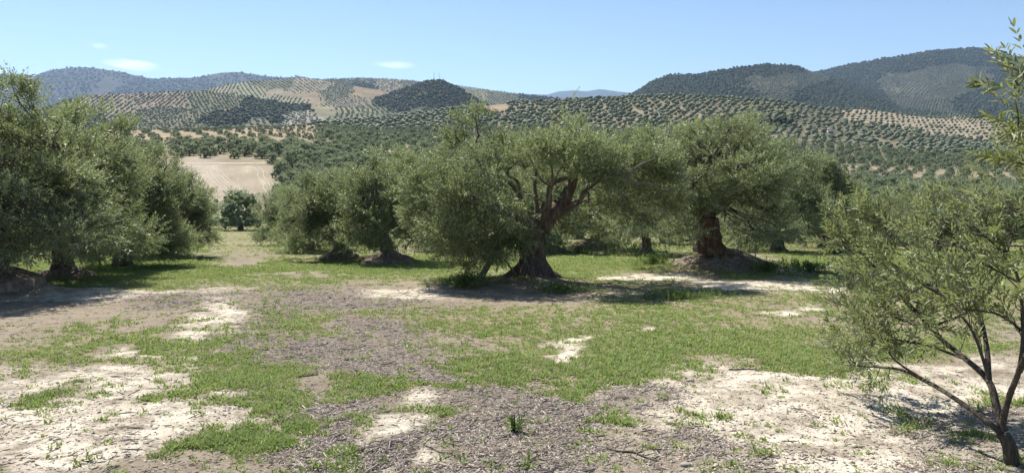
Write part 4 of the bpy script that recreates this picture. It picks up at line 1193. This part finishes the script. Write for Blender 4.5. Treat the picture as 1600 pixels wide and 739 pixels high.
for nm, h in HILLS.items():
    if not h['parcels']: continue
    xs = h['V'][..., 0]
    for pk, (ppx, ppy, typ, colr, (ang, sp), wt) in enumerate(h['parcels']):
        if typ == 'b': continue
        if typ == 's' and sp < 20: sp = sp * .78
        jit = .7 if typ == 'g' else sp * .36
        x, y = grid_points(xs.min(), xs.max(), h['D0'], h['D1'] * 1.1, ang, sp, jit, rs)
        ok, z, U, rows = hill_sample(h, x, y)
        ok &= (U > -40) & (U < 1640) & (rows < 215)
        x, y, z, U, rows = x[ok], y[ok], z[ok], U[ok], rows[ok]
        if len(x) == 0: continue
        pid = parcel_of(U + rs.normal(0, 3.5, len(U)), rows + rs.normal(0, 1.3, len(U)), h['parcels'], h['seed'])
        m = pid == pk
        if typ == 'g': m &= rs.uniform(0, 1, len(x)) > .10
        else: m &= fbm(x / 70, y / 70, 808, 3) > rs.uniform(-.75, -.25, len(x))
        x, y, z = x[m], y[m], z[m]
        if typ == 'g':
            FP.append(np.stack([x, y, z - .1], 1)); FS.append(rs.uniform(.75, 1.45, len(x)) * (1.25 if h['D1'] > 2550 else 1.0)); FI.append(rs.integers(5, 8, len(x)))
        else:
            SPp.append(np.stack([x, y, z - .6], 1)); SSs.append(rs.uniform(.45, 1.35, len(x)) * min(sp, 16) / 4.2)
# woodland belts of holm oaks on the big hill
for cx, cy, n, sx_, sy_ in ((1180, 193, 26, 24, 4), (1130, 190, 12, 12, 3), (1225, 185, 8, 20, 2), (1220, 196, 8, 12, 2)):
    for q in range(n):
        p = cx + rs.normal(0, sx_ * .6); row = cy + rs.normal(0, sy_ * .6)
        yy = np.arange(300, 800, 2.0); xx = gx(p, yy)
        _, qx, qy = far_zone(xx, yy)
        j = int(np.argmin(np.abs(qy - row)))
        SPp.append(np.array([[xx[j], yy[j], tz(xx[j], yy[j]) - .3]])); SSs.append(np.array([rs.uniform(1.2, 2.0)]))

P = np.concatenate(FP); n = len(P); s = np.concatenate(FS)
oc = proto_collection('olive_shape', FAR_MESH)
scatter('distant_olive_groves', P, np.stack([np.zeros(n), np.zeros(n), rs.uniform(0, 6.28, n)], 1), np.stack([s, s, s * rs.uniform(.85, 1.15, n)], 1), np.concatenate(FI), oc,
        'far-off olive groves in ranks of tiny trees over the hills', 'olive groves')
def scrub_blob(seed):
    me = blob_tree(seed, 1); me.materials.clear(); me.materials.append(M['scrub']); return me
P = np.concatenate(SPp); n = len(P); s = np.concatenate(SSs)
wc = proto_collection('scrub_shape', [scrub_blob(11), scrub_blob(12), scrub_blob(13)])
scatter('distant_scrub_woods', P, np.stack([np.zeros(n), np.zeros(n), rs.uniform(0, 6.28, n)], 1), np.stack([s, s, s * rs.uniform(.7, 1.2, n)], 1), rs.integers(0, 3, n), wc,
        'dark scrub woods covering the upper slopes of far hills', 'woods')
print('far trees', len(np.concatenate(FP)), 'scrub', n, 'grove hill', len(GX))

# the grove's farther rows, down to the end of the lane
ri = np.random.default_rng(64)
bx, by = grid_points(-45, 75, 48, 118, -.38, 8.6, .6, ri)
def where2(px):
    return next(t for lim, t in ((480, 'beside the lane'), (570, 'behind the low olive with short trunk'), (680, 'behind the olive on the rooty mound'), (840, 'left of the central trunk'), (960, 'just right of the central trunk'), (1100, 'left of the root mound'), (1230, 'right of the root mound'), (1340, 'behind the cut stump'), (1450, 'behind the young tree'), (1700, 'behind the right of the young tree')) if px < lim)
HIDDEN = {6, 10, 13, 16, 17, 18, 21, 22, 24, 25, 26, 27, 30, 33, 34, 35, 37, 38, 39, 40, 41, 44, 45, 46, 47, 48, 50, 51, 53, 56, 57, 58, 59, 60, 61, 62, 63, 64, 65, 66, 68, 70, 71, 72, 73, 74, 75, 76, 77, 78, 79, 80, 82, 83, 84, 85, 86, 87, 88}      # wholly behind nearer trees
LANE, k = [], 0
for x, y in sorted(zip(bx, by), key=lambda q: q[1]):
    p = CX + F * x / y
    if not (285 < p < 1590) or (abs(x + .385 * y + .25) < 3.4 and y < 84): continue
    k += 1
    if k not in HIDDEN and abs(x + .385 * y + .25) < 7 and y >= 84: LANE.append(round(p, 3))
LANE.sort()
cnt = 0
for x, y in sorted(zip(bx, by), key=lambda q: q[1]):
    p = CX + F * x / y
    if not (285 < p < 1590): continue
    if abs(x + .385 * y + .25) < 3.4 and y < 84: continue
    cnt += 1
    turn, size = ri.uniform(0, 6.28), ri.uniform(.92, 1.12)
    if cnt in HIDDEN: continue
    e = empty('olive_tree', (x, y, tz(x, y) - .05), turn)
    lane_end = abs(x + .385 * y + .25) < 7 and y >= 84
    s = size * (1.15 if lane_end else 1); e.scale = (s, s, s)
    if lane_end: tag(e, 'rounded olive closing off the end of the grassy lane, %s from the left' % ordinal(LANE.index(round(p, 3))), 'tree', 'olives at the end of the lane')
    else: tag(e, 'farther olive glimpsed deep in the near grove, %s' % where2(p), 'tree', 'farther trees of the near grove, %s' % where2(p))
    mobj('crown', MIDC[cnt % 3], e); mobj('trunk', MIDT[cnt % 2], e)
print('grove rows', cnt)

# ---------------------------------------------------------------- tracks, hut, masts
M['rut'] = simple_mat('dry_rut', (0.36, 0.31, 0.24), 0.95, 0.2, 0.5)
def strip(name, pts, width, lift=0.25, mat=None):
    """pts: (px, distance) along the track"""
    xy = np.array([(gx(p, d), d) for p, d in pts])
    t = np.linspace(0, len(xy) - 1, (len(xy) - 1) * 14 + 1)
    x = np.interp(t, np.arange(len(xy)), xy[:, 0]); y = np.interp(t, np.arange(len(xy)), xy[:, 1])
    x, y = _smooth(x, 4), _smooth(y, 4)
    d = np.stack([np.gradient(x), np.gradient(y)], 1); d /= np.linalg.norm(d, axis=1)[:, None]
    nrm = np.stack([-d[:, 1], d[:, 0]], 1)
    rows = []
    for q in (-1, -.33, .33, 1):
        xx = x + nrm[:, 0] * width * .5 * q; yy = y + nrm[:, 1] * width * .5 * q
        rows.append(np.stack([xx, yy, terrain_z(xx, yy) + (lift if abs(q) < .9 else -.3)], 1))
    V = np.stack(rows, 1); m = len(x)
    i = np.arange(m - 1)[:, None] * 4 + np.arange(3)[None, :]
    me = make_mesh(name, V.reshape(-1, 3), np.stack([i, i + 1, i + 5, i + 4], -1).reshape(-1, 4), mat or M['track'], True)
    tag(mobj(name, me), kind='structure')
strip('dirt_track', [(250, 207), (320, 209), (380, 210), (430, 213)], 3.6)
strip('dirt_track', [(560, 520), (600, 500), (640, 492), (690, 470)], 5.0, .5)
strip('dirt_track', [(1395, 790), (1440, 800), (1500, 850)], 5.0, .5)

for k, (p0, p1, p2) in enumerate(((318, 345, 372), (324, 352, 380), (336, 350, 376), (342, 358, 384), (402, 408, 416), (410, 417, 426), (322, 330, 352), (328, 338, 360))):
    strip('wheel_track', [(p0 - 6, 204), (p0 + 2, 196), (p1 - 6, 186), (p1 + 4, 176), (p2 - 5, 166), (p2 + 6, 158), (p2 + 5, 152)], .5, .05, M['rut'])

def box(cx, cy, cz, sx_, sy_, sz):
    V = np.array([(a, b, c) for c in (-1, 1) for b in (-1, 1) for a in (-1, 1)]) * .5 * np.array([sx_, sy_, sz]) + np.array([cx, cy, cz])
    return V, np.array([(0, 2, 3, 1), (4, 5, 7, 6), (0, 1, 5, 4), (2, 6, 7, 3), (0, 4, 6, 2), (1, 3, 7, 5)]), np.zeros((0, 3), int)
hx, hy = gx(1297, 640), 640.0
yy = np.arange(450, 760, 1.0); _, qx, qy = far_zone(gx(1297, yy), yy)
hy = float(yy[int(np.argmin(np.abs(qy - 208)))]); hx = gx(1297, hy)
hut = tag(empty('hut', (hx, hy, tz(hx, hy)), .2), 'tiny white field hut among olive trees on the big hill', 'hut')
w = Wood(); w.add(box(0, 0, 1.3, 4.2, 3.6, 3.4)); mobj('wall', w.mesh('wall', M['whitewash'], False), hut)
w = Wood(); w.add((np.array([(-2.4, -2.1, 2.9), (2.4, -2.1, 2.9), (2.4, 2.1, 2.9), (-2.4, 2.1, 2.9), (-2.4, 0, 3.9), (2.4, 0, 3.9)]), np.array([(0, 1, 5, 4), (2, 3, 4, 5), (0, 3, 2, 1)]), np.array([(0, 4, 3), (1, 2, 5)]))); mobj('roof', w.mesh('roof', M['tile'], False), hut)
w = Wood(); w.add(box(.6, -1.82, 1.0, 1.0, .08, 2.0)); mobj('door', w.mesh('door', M['door'], False), hut)

h = HILLS['conical_hill']
for px, hh, lab in ((679, 24, 'taller thin radio mast on top of the dark conical hill'), (686, 17, 'shorter thin radio mast on top of the dark conical hill')):
    j = int(np.argmin(np.abs(h['us'] - px)))
    v = h['V'][h['nd'] - 1, j]
    e = tag(empty('radio_mast', tuple(v)), lab, 'mast', 'masts on the conical hill')
    w = Wood()
    for q in range(3):
        a = q * 2.094
        w.add(tube([(1.0 * math.cos(a), 1.0 * math.sin(a), -2), (.55 * math.cos(a), .55 * math.sin(a), hh * .6), (.2 * math.cos(a), .2 * math.sin(a), hh)], [.22, .2, .15], 5))
    for q in range(7):
        zz = hh * (q + .5) / 8; rr = 1.0 - .75 * zz / hh
        for a in (0, 2.094, 4.188):
            w.add(tube([(rr * math.cos(a), rr * math.sin(a), zz), (rr * math.cos(a + 2.094), rr * math.sin(a + 2.094), zz + 1.4)], [.09, .09], 4))
    mobj('lattice', w.mesh('lattice', M['steel']), e)
    w = Wood(); w.add(tube([(0, 0, hh - .5), (0, 0, hh + 4)], [.12, .06], 5)); mobj('antenna', w.mesh('antenna', M['steel']), e)

# ---------------------------------------------------------------- ground litter, grass
def near_points(n, y0, y1, rng, power=1.0):
    """random points over the grove floor, thinner with distance"""
    a, b = 1 / y0 ** power, 1 / y1 ** power
    y = (b + (a - b) * rng.uniform(0, 1, n)) ** (-1 / power)
    u = rng.uniform(-.80, .80, n)
    return u * y, y

M['straw'] = leaf_material('dry_grass', (0.20, 0.16, 0.085), (0.46, 0.39, 0.24), (0.36, 0.31, 0.19), (0.40, 0.34, 0.20), 0.3, 0.8, 0.1, True)
def tuft(seed, blades=15, rad=.055, hmin=.035, hmax=.10, wid=.0055, mat='grass'):
    r = np.random.default_rng(seed)
    V, Q, T3, tone = [], [], [], []
    for b in range(blades):
        a = r.uniform(0, 2 * PI); q = rad * math.sqrt(r.uniform(0, 1))
        p = np.array([q * math.cos(a), q * math.sin(a), -.005])
        h_ = r.uniform(hmin, hmax); f = r.uniform(0, 2 * PI); ln = r.uniform(.15, .8) * h_
        d = np.array([math.cos(f), math.sin(f), 0]); s = np.array([-d[1], d[0], 0]) * wid * r.uniform(.7, 1.4)
        k = len(V)
        m = p + d * ln * .35 + np.array([0, 0, h_ * .6]); tp = p + d * ln + np.array([0, 0, h_])
        V += [p - s, p + s, m + s * .8, m - s * .8, tp]
        Q.append((k, k + 1, k + 2, k + 3)); T3.append((k + 3, k + 2, k + 4))
        tone += [r.uniform(.1, 1)] * 5
    return make_mesh('tuft', np.array(V), [np.array(Q), np.array(T3)], M[mat], False, {'tone': np.array(tone)})
gc = proto_collection('tuft_shape', [tuft(1), tuft(2), tuft(3, 12, .05, .02, .06, .008), tuft(4, 18, .07, .05, .13), tuft(5, 10, .06, .015, .04, .010), tuft(6, 9, .05, .04, .16, .0022, 'straw'), tuft(7, 12, .06, .02, .07, .003, 'straw'), tuft(8, 8, .05, .012, .03, .014, 'weed'), tuft(9, 7, .03, .08, .24, .0025)])
rgx = np.random.default_rng(301)
def grass_points(n, y0, y1, power):
    x, y = near_points(n, y0, y1, rgx, power)
    g, c, p = masks(x, y)
    nz = fbm(x / .30, y / .30, 500, 3) * .62 + fbm(x / 1.3, y / 1.3, 501, 3) * .62
    pr = np.clip(g * 1.12 + nz * 1.0 - .16, 0, 1) ** 1.1 * (.62 + .40 * sstep(14, 22, y)) + .035 * sstep(.02, .5, g)
    keep = pr > rgx.uniform(0, 1.0, n)
    return x[keep], y[keep]
x1, y1_ = grass_points(240000, 4.2, 46, 1.0)
x2, y2_ = grass_points(120000, 16, 110, 1.1)
x = np.concatenate([x1, x2]); y = np.concatenate([y1_, y2_])
# stray sprouts on the pale soil
xs_, ys_ = near_points(900, 4.2, 20, rgx); x = np.concatenate([x, xs_]); y = np.concatenate([y, ys_])
n = len(x)
s = rgx.uniform(.45, 1.1, n) * (.8 + .9 * sstep(12, 40, y))
s *= 1 + .5 * fbm(x / 1.6, y / 1.6, 502, 3)
z = terrain_z(x, y)
scatter('grass', np.stack([x, y, z], 1), np.stack([rgx.normal(0, .1, n), rgx.normal(0, .1, n), rgx.uniform(0, 6.28, n)], 1), np.stack([s * 1.2, s * 1.2, s * (.52 + .10 * sstep(15, 30, y))], 1), rgx.choice(9, n, p=[.16, .16, .16, .09, .12, .08, .10, .11, .02]), gc, 'short patchy green grass over the grove floor', 'grass')
print('grass', n)

def chip(seed, L, W, H_):
    r = np.random.default_rng(seed)
    k = r.uniform(-.15, .15)
    return make_mesh('chip', np.array([(-L, -W, 0), (-L * .9, W, 0), (0, W + k * L, 0), (L, W * .6, 0), (L * .93, -W * .6, 0), (0, -W + k * L, 0),
                                       (-L, -W, H_), (-L * .9, W, H_), (0, W + k * L, H_ * 1.6), (L, W * .6, H_), (L * .93, -W * .6, H_), (0, -W + k * L, H_ * 1.6)]),
                     np.array([(6, 11, 8, 7), (11, 10, 9, 8), (0, 5, 11, 6), (5, 4, 10, 11), (4, 3, 9, 10), (3, 2, 8, 9), (2, 1, 7, 8), (1, 0, 6, 7)]), M['chip'])
cc = proto_collection('chip_shape', [chip(1, .035, .004, .006), chip(2, .055, .003, .005), chip(3, .022, .007, .005), chip(4, .016, .006, .004), chip(5, .11, .004, .008), chip(6, .03, .009, .003)])
rc = np.random.default_rng(401)
x, y = near_points(330000, 4.1, 24, rc, 1.2)
g, c, p = masks(x, y)
nz = fbm(x / .5, y / .5, 610, 3)
keep = (c * .95 + .5 * nz) > rc.uniform(.1, 1.15, len(x))
keep |= rc.uniform(0, 1, len(x)) < .06
x, y = x[keep], y[keep]; n = len(x)
s = rc.uniform(.22, .78, n) * (1 + .6 * sstep(7, 16, y))
scatter('wood_chips', np.stack([x, y, terrain_z(x, y) - .001], 1), np.stack([rc.normal(0, .16, n), rc.normal(0, .2, n), rc.uniform(0, 6.28, n)], 1), np.stack([s, s, s], 1), rc.choice(6, n, p=[.26, .18, .2, .2, .04, .12]), cc, 'grey-brown shredded prunings strewn over the soil', 'wood chips')
print('chips', n)

def clod(seed):
    r = np.random.default_rng(seed)
    V = ICO1[0] * (1 + .22 * r.normal(0, 1, len(ICO1[0])))[:, None] * np.array([1, .8, .55])
    return make_mesh('clod', V, ICO1[1], M['clod'])
lc = proto_collection('clod_shape', [clod(1), clod(2), clod(3)])
x, y = near_points(30000, 4.1, 22, rc, 1.4)
g, c, p = masks(x, y)
nz = fbm(x / .6, y / .6, 710, 3)
rx_, ry_ = flat_px(x, y)
rough = blob(rx_, ry_, 1480, 660, 150, 60) + blob(rx_, ry_, 1130, 725, 120, 26) + .5 * blob(rx_, ry_, 1100, 640, 160, 40)
keep = (p * .45 + .5 * nz + rough * .7) * (1 - g) > rc.uniform(.1, 1.1, len(x))
x, y = x[keep], y[keep]; n = len(x)
s = .004 + .016 * rc.uniform(0, 1, n) ** 5
scatter('soil_clods', np.stack([x, y, terrain_z(x, y)], 1), rc.uniform(0, 6.28, (n, 3)) * np.array([.1, .1, 1]), np.stack([s, s, s], 1), rc.integers(0, 3, n), lc, 'small pale soil clods and pebbles on the bare ground', 'clods')
print('clods', n)

# ---------------------------------------------------------------- weeds, sticks and stones one can point at
SPR_W = [sprig(np.random.default_rng(k), 5, .20, .075, .026, .9) for k in range(4)]
def weed(px, y, R, h_, n, label, seed, ws=1.0):
    r = np.random.default_rng(seed)
    xx = gx(px, y)
    e = tag(empty('weed_clump', (xx, y, tz(xx, y))), label, 'weeds')
    a = r.uniform(0, 6.28, n); q = R * np.abs(r.normal(0, .5, n))
    P = np.stack([q * np.cos(a), q * np.sin(a) * .6, np.zeros(n)], 1)
    P[:, 2] = terrain_z(P[:, 0] + xx, P[:, 1] + y) - e.location.z + r.uniform(0, h_, n) * np.exp(-(q / R) ** 2)
    D = unit(np.stack([r.normal(0, .5, n), r.normal(0, .5, n), np.full(n, .8)], 1))
    V, Q, T = place_sprigs(r, SPR_W, P, D, r.uniform(.6, 1.2, n) * ws, np.clip(r.normal(.45, .2, n), 0, 1))
    mobj('leaves', make_mesh('leaves', V, Q, M['weed'], False, {'tone': T}), e)
    w = Wood()
    for k in range(max(6, n // 12)):
        b = P[k]; w.add(tube([(b[0] * .9, b[1] * .9, -.05), tuple(b + np.array([0, 0, .12]))], [.006, .003], 4))
    mobj('stems', w.mesh('stems', M['weed']), e)
weed(726, 17.0, .62, .22, 170, 'dark green leafy weeds at the foot of the leaning forked stem', 1)
weed(905, 32.5, .9, .30, 200, 'dark green weed patch in shade right of the central trunk', 2)
weed(1265, 21.3, 1.4, .20, 300, 'long dark green weed patch right of the root mound', 3)
weed(1020, 24.5, 1.0, .30, 240, 'green weeds at the left foot of the root mound', 4)
weed(1060, 14.6, 1.5, .04, 300, 'bright green low weeds in front of the curved bare strip', 5, .7)
weed(805, 5.45, .05, .02, 14, 'single small bright green weed on the wood chips below centre', 6, .5)
weed(1200, 20.8, .8, .2, 160, 'short green weeds growing up the front of the root mound', 7)
weed(880, 16.0, .8, .06, 120, 'low green weeds in the shade in front of the central trunk', 8)

def stick(px, py, L, ang, r0, label, seed):
    y = row_y(py); xx = gx(px, y); r = np.random.default_rng(seed)
    e = tag(empty('fallen_stick', (xx, y, tz(xx, y))), label, 'stick')
    d = np.array([math.cos(ang), math.sin(ang)])
    pts = []
    for t in np.linspace(-.5, .5, 5):
        a, b = d * L * t + r.normal(0, .012, 2)
        pts.append((a, b, tz(xx + a, y + b) - e.location.z + r0 * .8))
    w = Wood(); w.add(tube(pts, np.linspace(r0, r0 * .5, 5), 6, r, .06)); mobj('stem', w.mesh('stem', M['twig']), e)
    w = Wood(); k = pts[3]; w.add(tube([k, (k[0] + d[0] * .08 - d[1] * .05, k[1] + d[1] * .08 + d[0] * .05, k[2] + .03)], [r0 * .5, r0 * .25], 5)); mobj('side_twig', w.mesh('side_twig', M['twig']), e)
stick(1160, 581, .30, .05, .010, 'dark straight stick on the pale soil right of centre', 1)
stick(985, 712, .42, -.7, .009, 'grey stick lying on the chips at the bottom, right of centre', 2)
stick(480, 589, .22, .2, .011, 'short dark stick on the grey chip patch left of centre', 3)
stick(690, 703, .30, 2.4, .007, 'thin pale stick on the chips at the bottom centre', 4)
def stone(px, py, s, label, seed):
    y = row_y(py); xx = gx(px, y); r = np.random.default_rng(seed)
    V = ICO2[0] * (1 + .10 * r.normal(0, 1, len(ICO2[0])))[:, None] * np.array([1.3, .9, .6]) * s
    tag(mobj('stone', make_mesh('stone', V, ICO2[1], M['stone'], False), None, (xx, y, tz(xx, y) + s * .15)), label, 'stone')
stone(1072, 730, .032, 'grey flat stone at the bottom edge, right of centre', 1)
stone(1078, 601, .03, 'small pale stone on the bare soil right of centre', 2)

# ---------------------------------------------------------------- thin clouds, haze
def cloud(px, py, wpx, hpx, label, seed, dens):
    Dc = 26000.0; r = np.random.default_rng(seed)
    V, Fc = ico(4)
    n = fbm(V[:, 0] * 2.2 + seed, V[:, 2] * 2.2 + V[:, 1] * 1.3, seed, 4)
    V = V * (1 + .32 * n)[:, None]
    t = np.clip((V[:, 0] + 1) / 2, 0, 1)
    V = V * np.array([wpx * .5 * Dc / F, wpx * .45 * Dc / F, hpx * .5 * Dc / F])
    V[:, 2] *= .35 + .75 * t ** .8
    V[:, 2] += -(t - .5) * hpx * .45 * Dc / F
    m, nt, out = new_mat('thin_cloud')
    pv = N(nt, 'ShaderNodeVolumePrincipled')
    pv.inputs['Color'].default_value = (1, 1, 1, 1); pv.inputs['Density'].default_value = dens; pv.inputs['Anisotropy'].default_value = .5
    tcx = N(nt, 'ShaderNodeTexCoord'); mpx = N(nt, 'ShaderNodeMapping')
    mpx.inputs['Scale'].default_value = (1.9 * F / (wpx * Dc), 1.9 * F / (wpx * .9 * Dc), 1.5 * F / (hpx * Dc))
    nt.links.new(tcx.outputs['Object'], mpx.inputs[0])
    ln = N(nt, 'ShaderNodeVectorMath', operation='LENGTH'); nt.links.new(mpx.outputs[0], ln.inputs[0])
    fall = N(nt, 'ShaderNodeMapRange'); fall.interpolation_type = 'SMOOTHSTEP'
    fall.inputs[1].default_value = 1.0; fall.inputs[2].default_value = 0.1
    nt.links.new(ln.outputs['Value'], fall.inputs[0])
    cn = noise_node(nt, mpx.outputs[0], 2.6, 4, 0.6, 0.4)
    dd_ = mth(nt, 'MULTIPLY', mth(nt, 'MULTIPLY', fall.outputs[0], dens * 2.2), ramp(nt, cn, [(0.34, (0.1, 0.1, 0.1)), (0.62, (1, 1, 1))]))
    nt.links.new(dd_, pv.inputs['Density'])
    nt.links.new(pv.outputs[0], out.inputs['Volume'])
    o = mobj('cloud', make_mesh('cloud', V, Fc, m, True), None, (gx(px, Dc), Dc, ZC + (CY - py) / F * Dc))
    tag(o, label, 'cloud')
cloud(203, 102, 100, 19, 'largest thin white cloud above the left mountains', 3, .0005)
cloud(154, 72, 38, 12, 'small faint cloud high at the upper left', 5, .0003)
cloud(616, 102, 84, 11, 'thin streak of cloud above the middle hills', 8, .00045)

V, Fq, _ = box(0, 8500, 660, 41000, 21000, 1450)
hm, nt, out = new_mat('haze_air')
pv = N(nt, 'ShaderNodeVolumePrincipled')
pv.inputs['Color'].default_value = (0.48, 0.68, 1.0, 1)
pv.inputs['Density'].default_value = 0.00005
pv.inputs['Anisotropy'].default_value = 0.2
nt.links.new(pv.outputs[0], out.inputs['Volume'])
tag(mobj('haze', make_mesh('haze', V, Fq, hm)), kind='stuff')
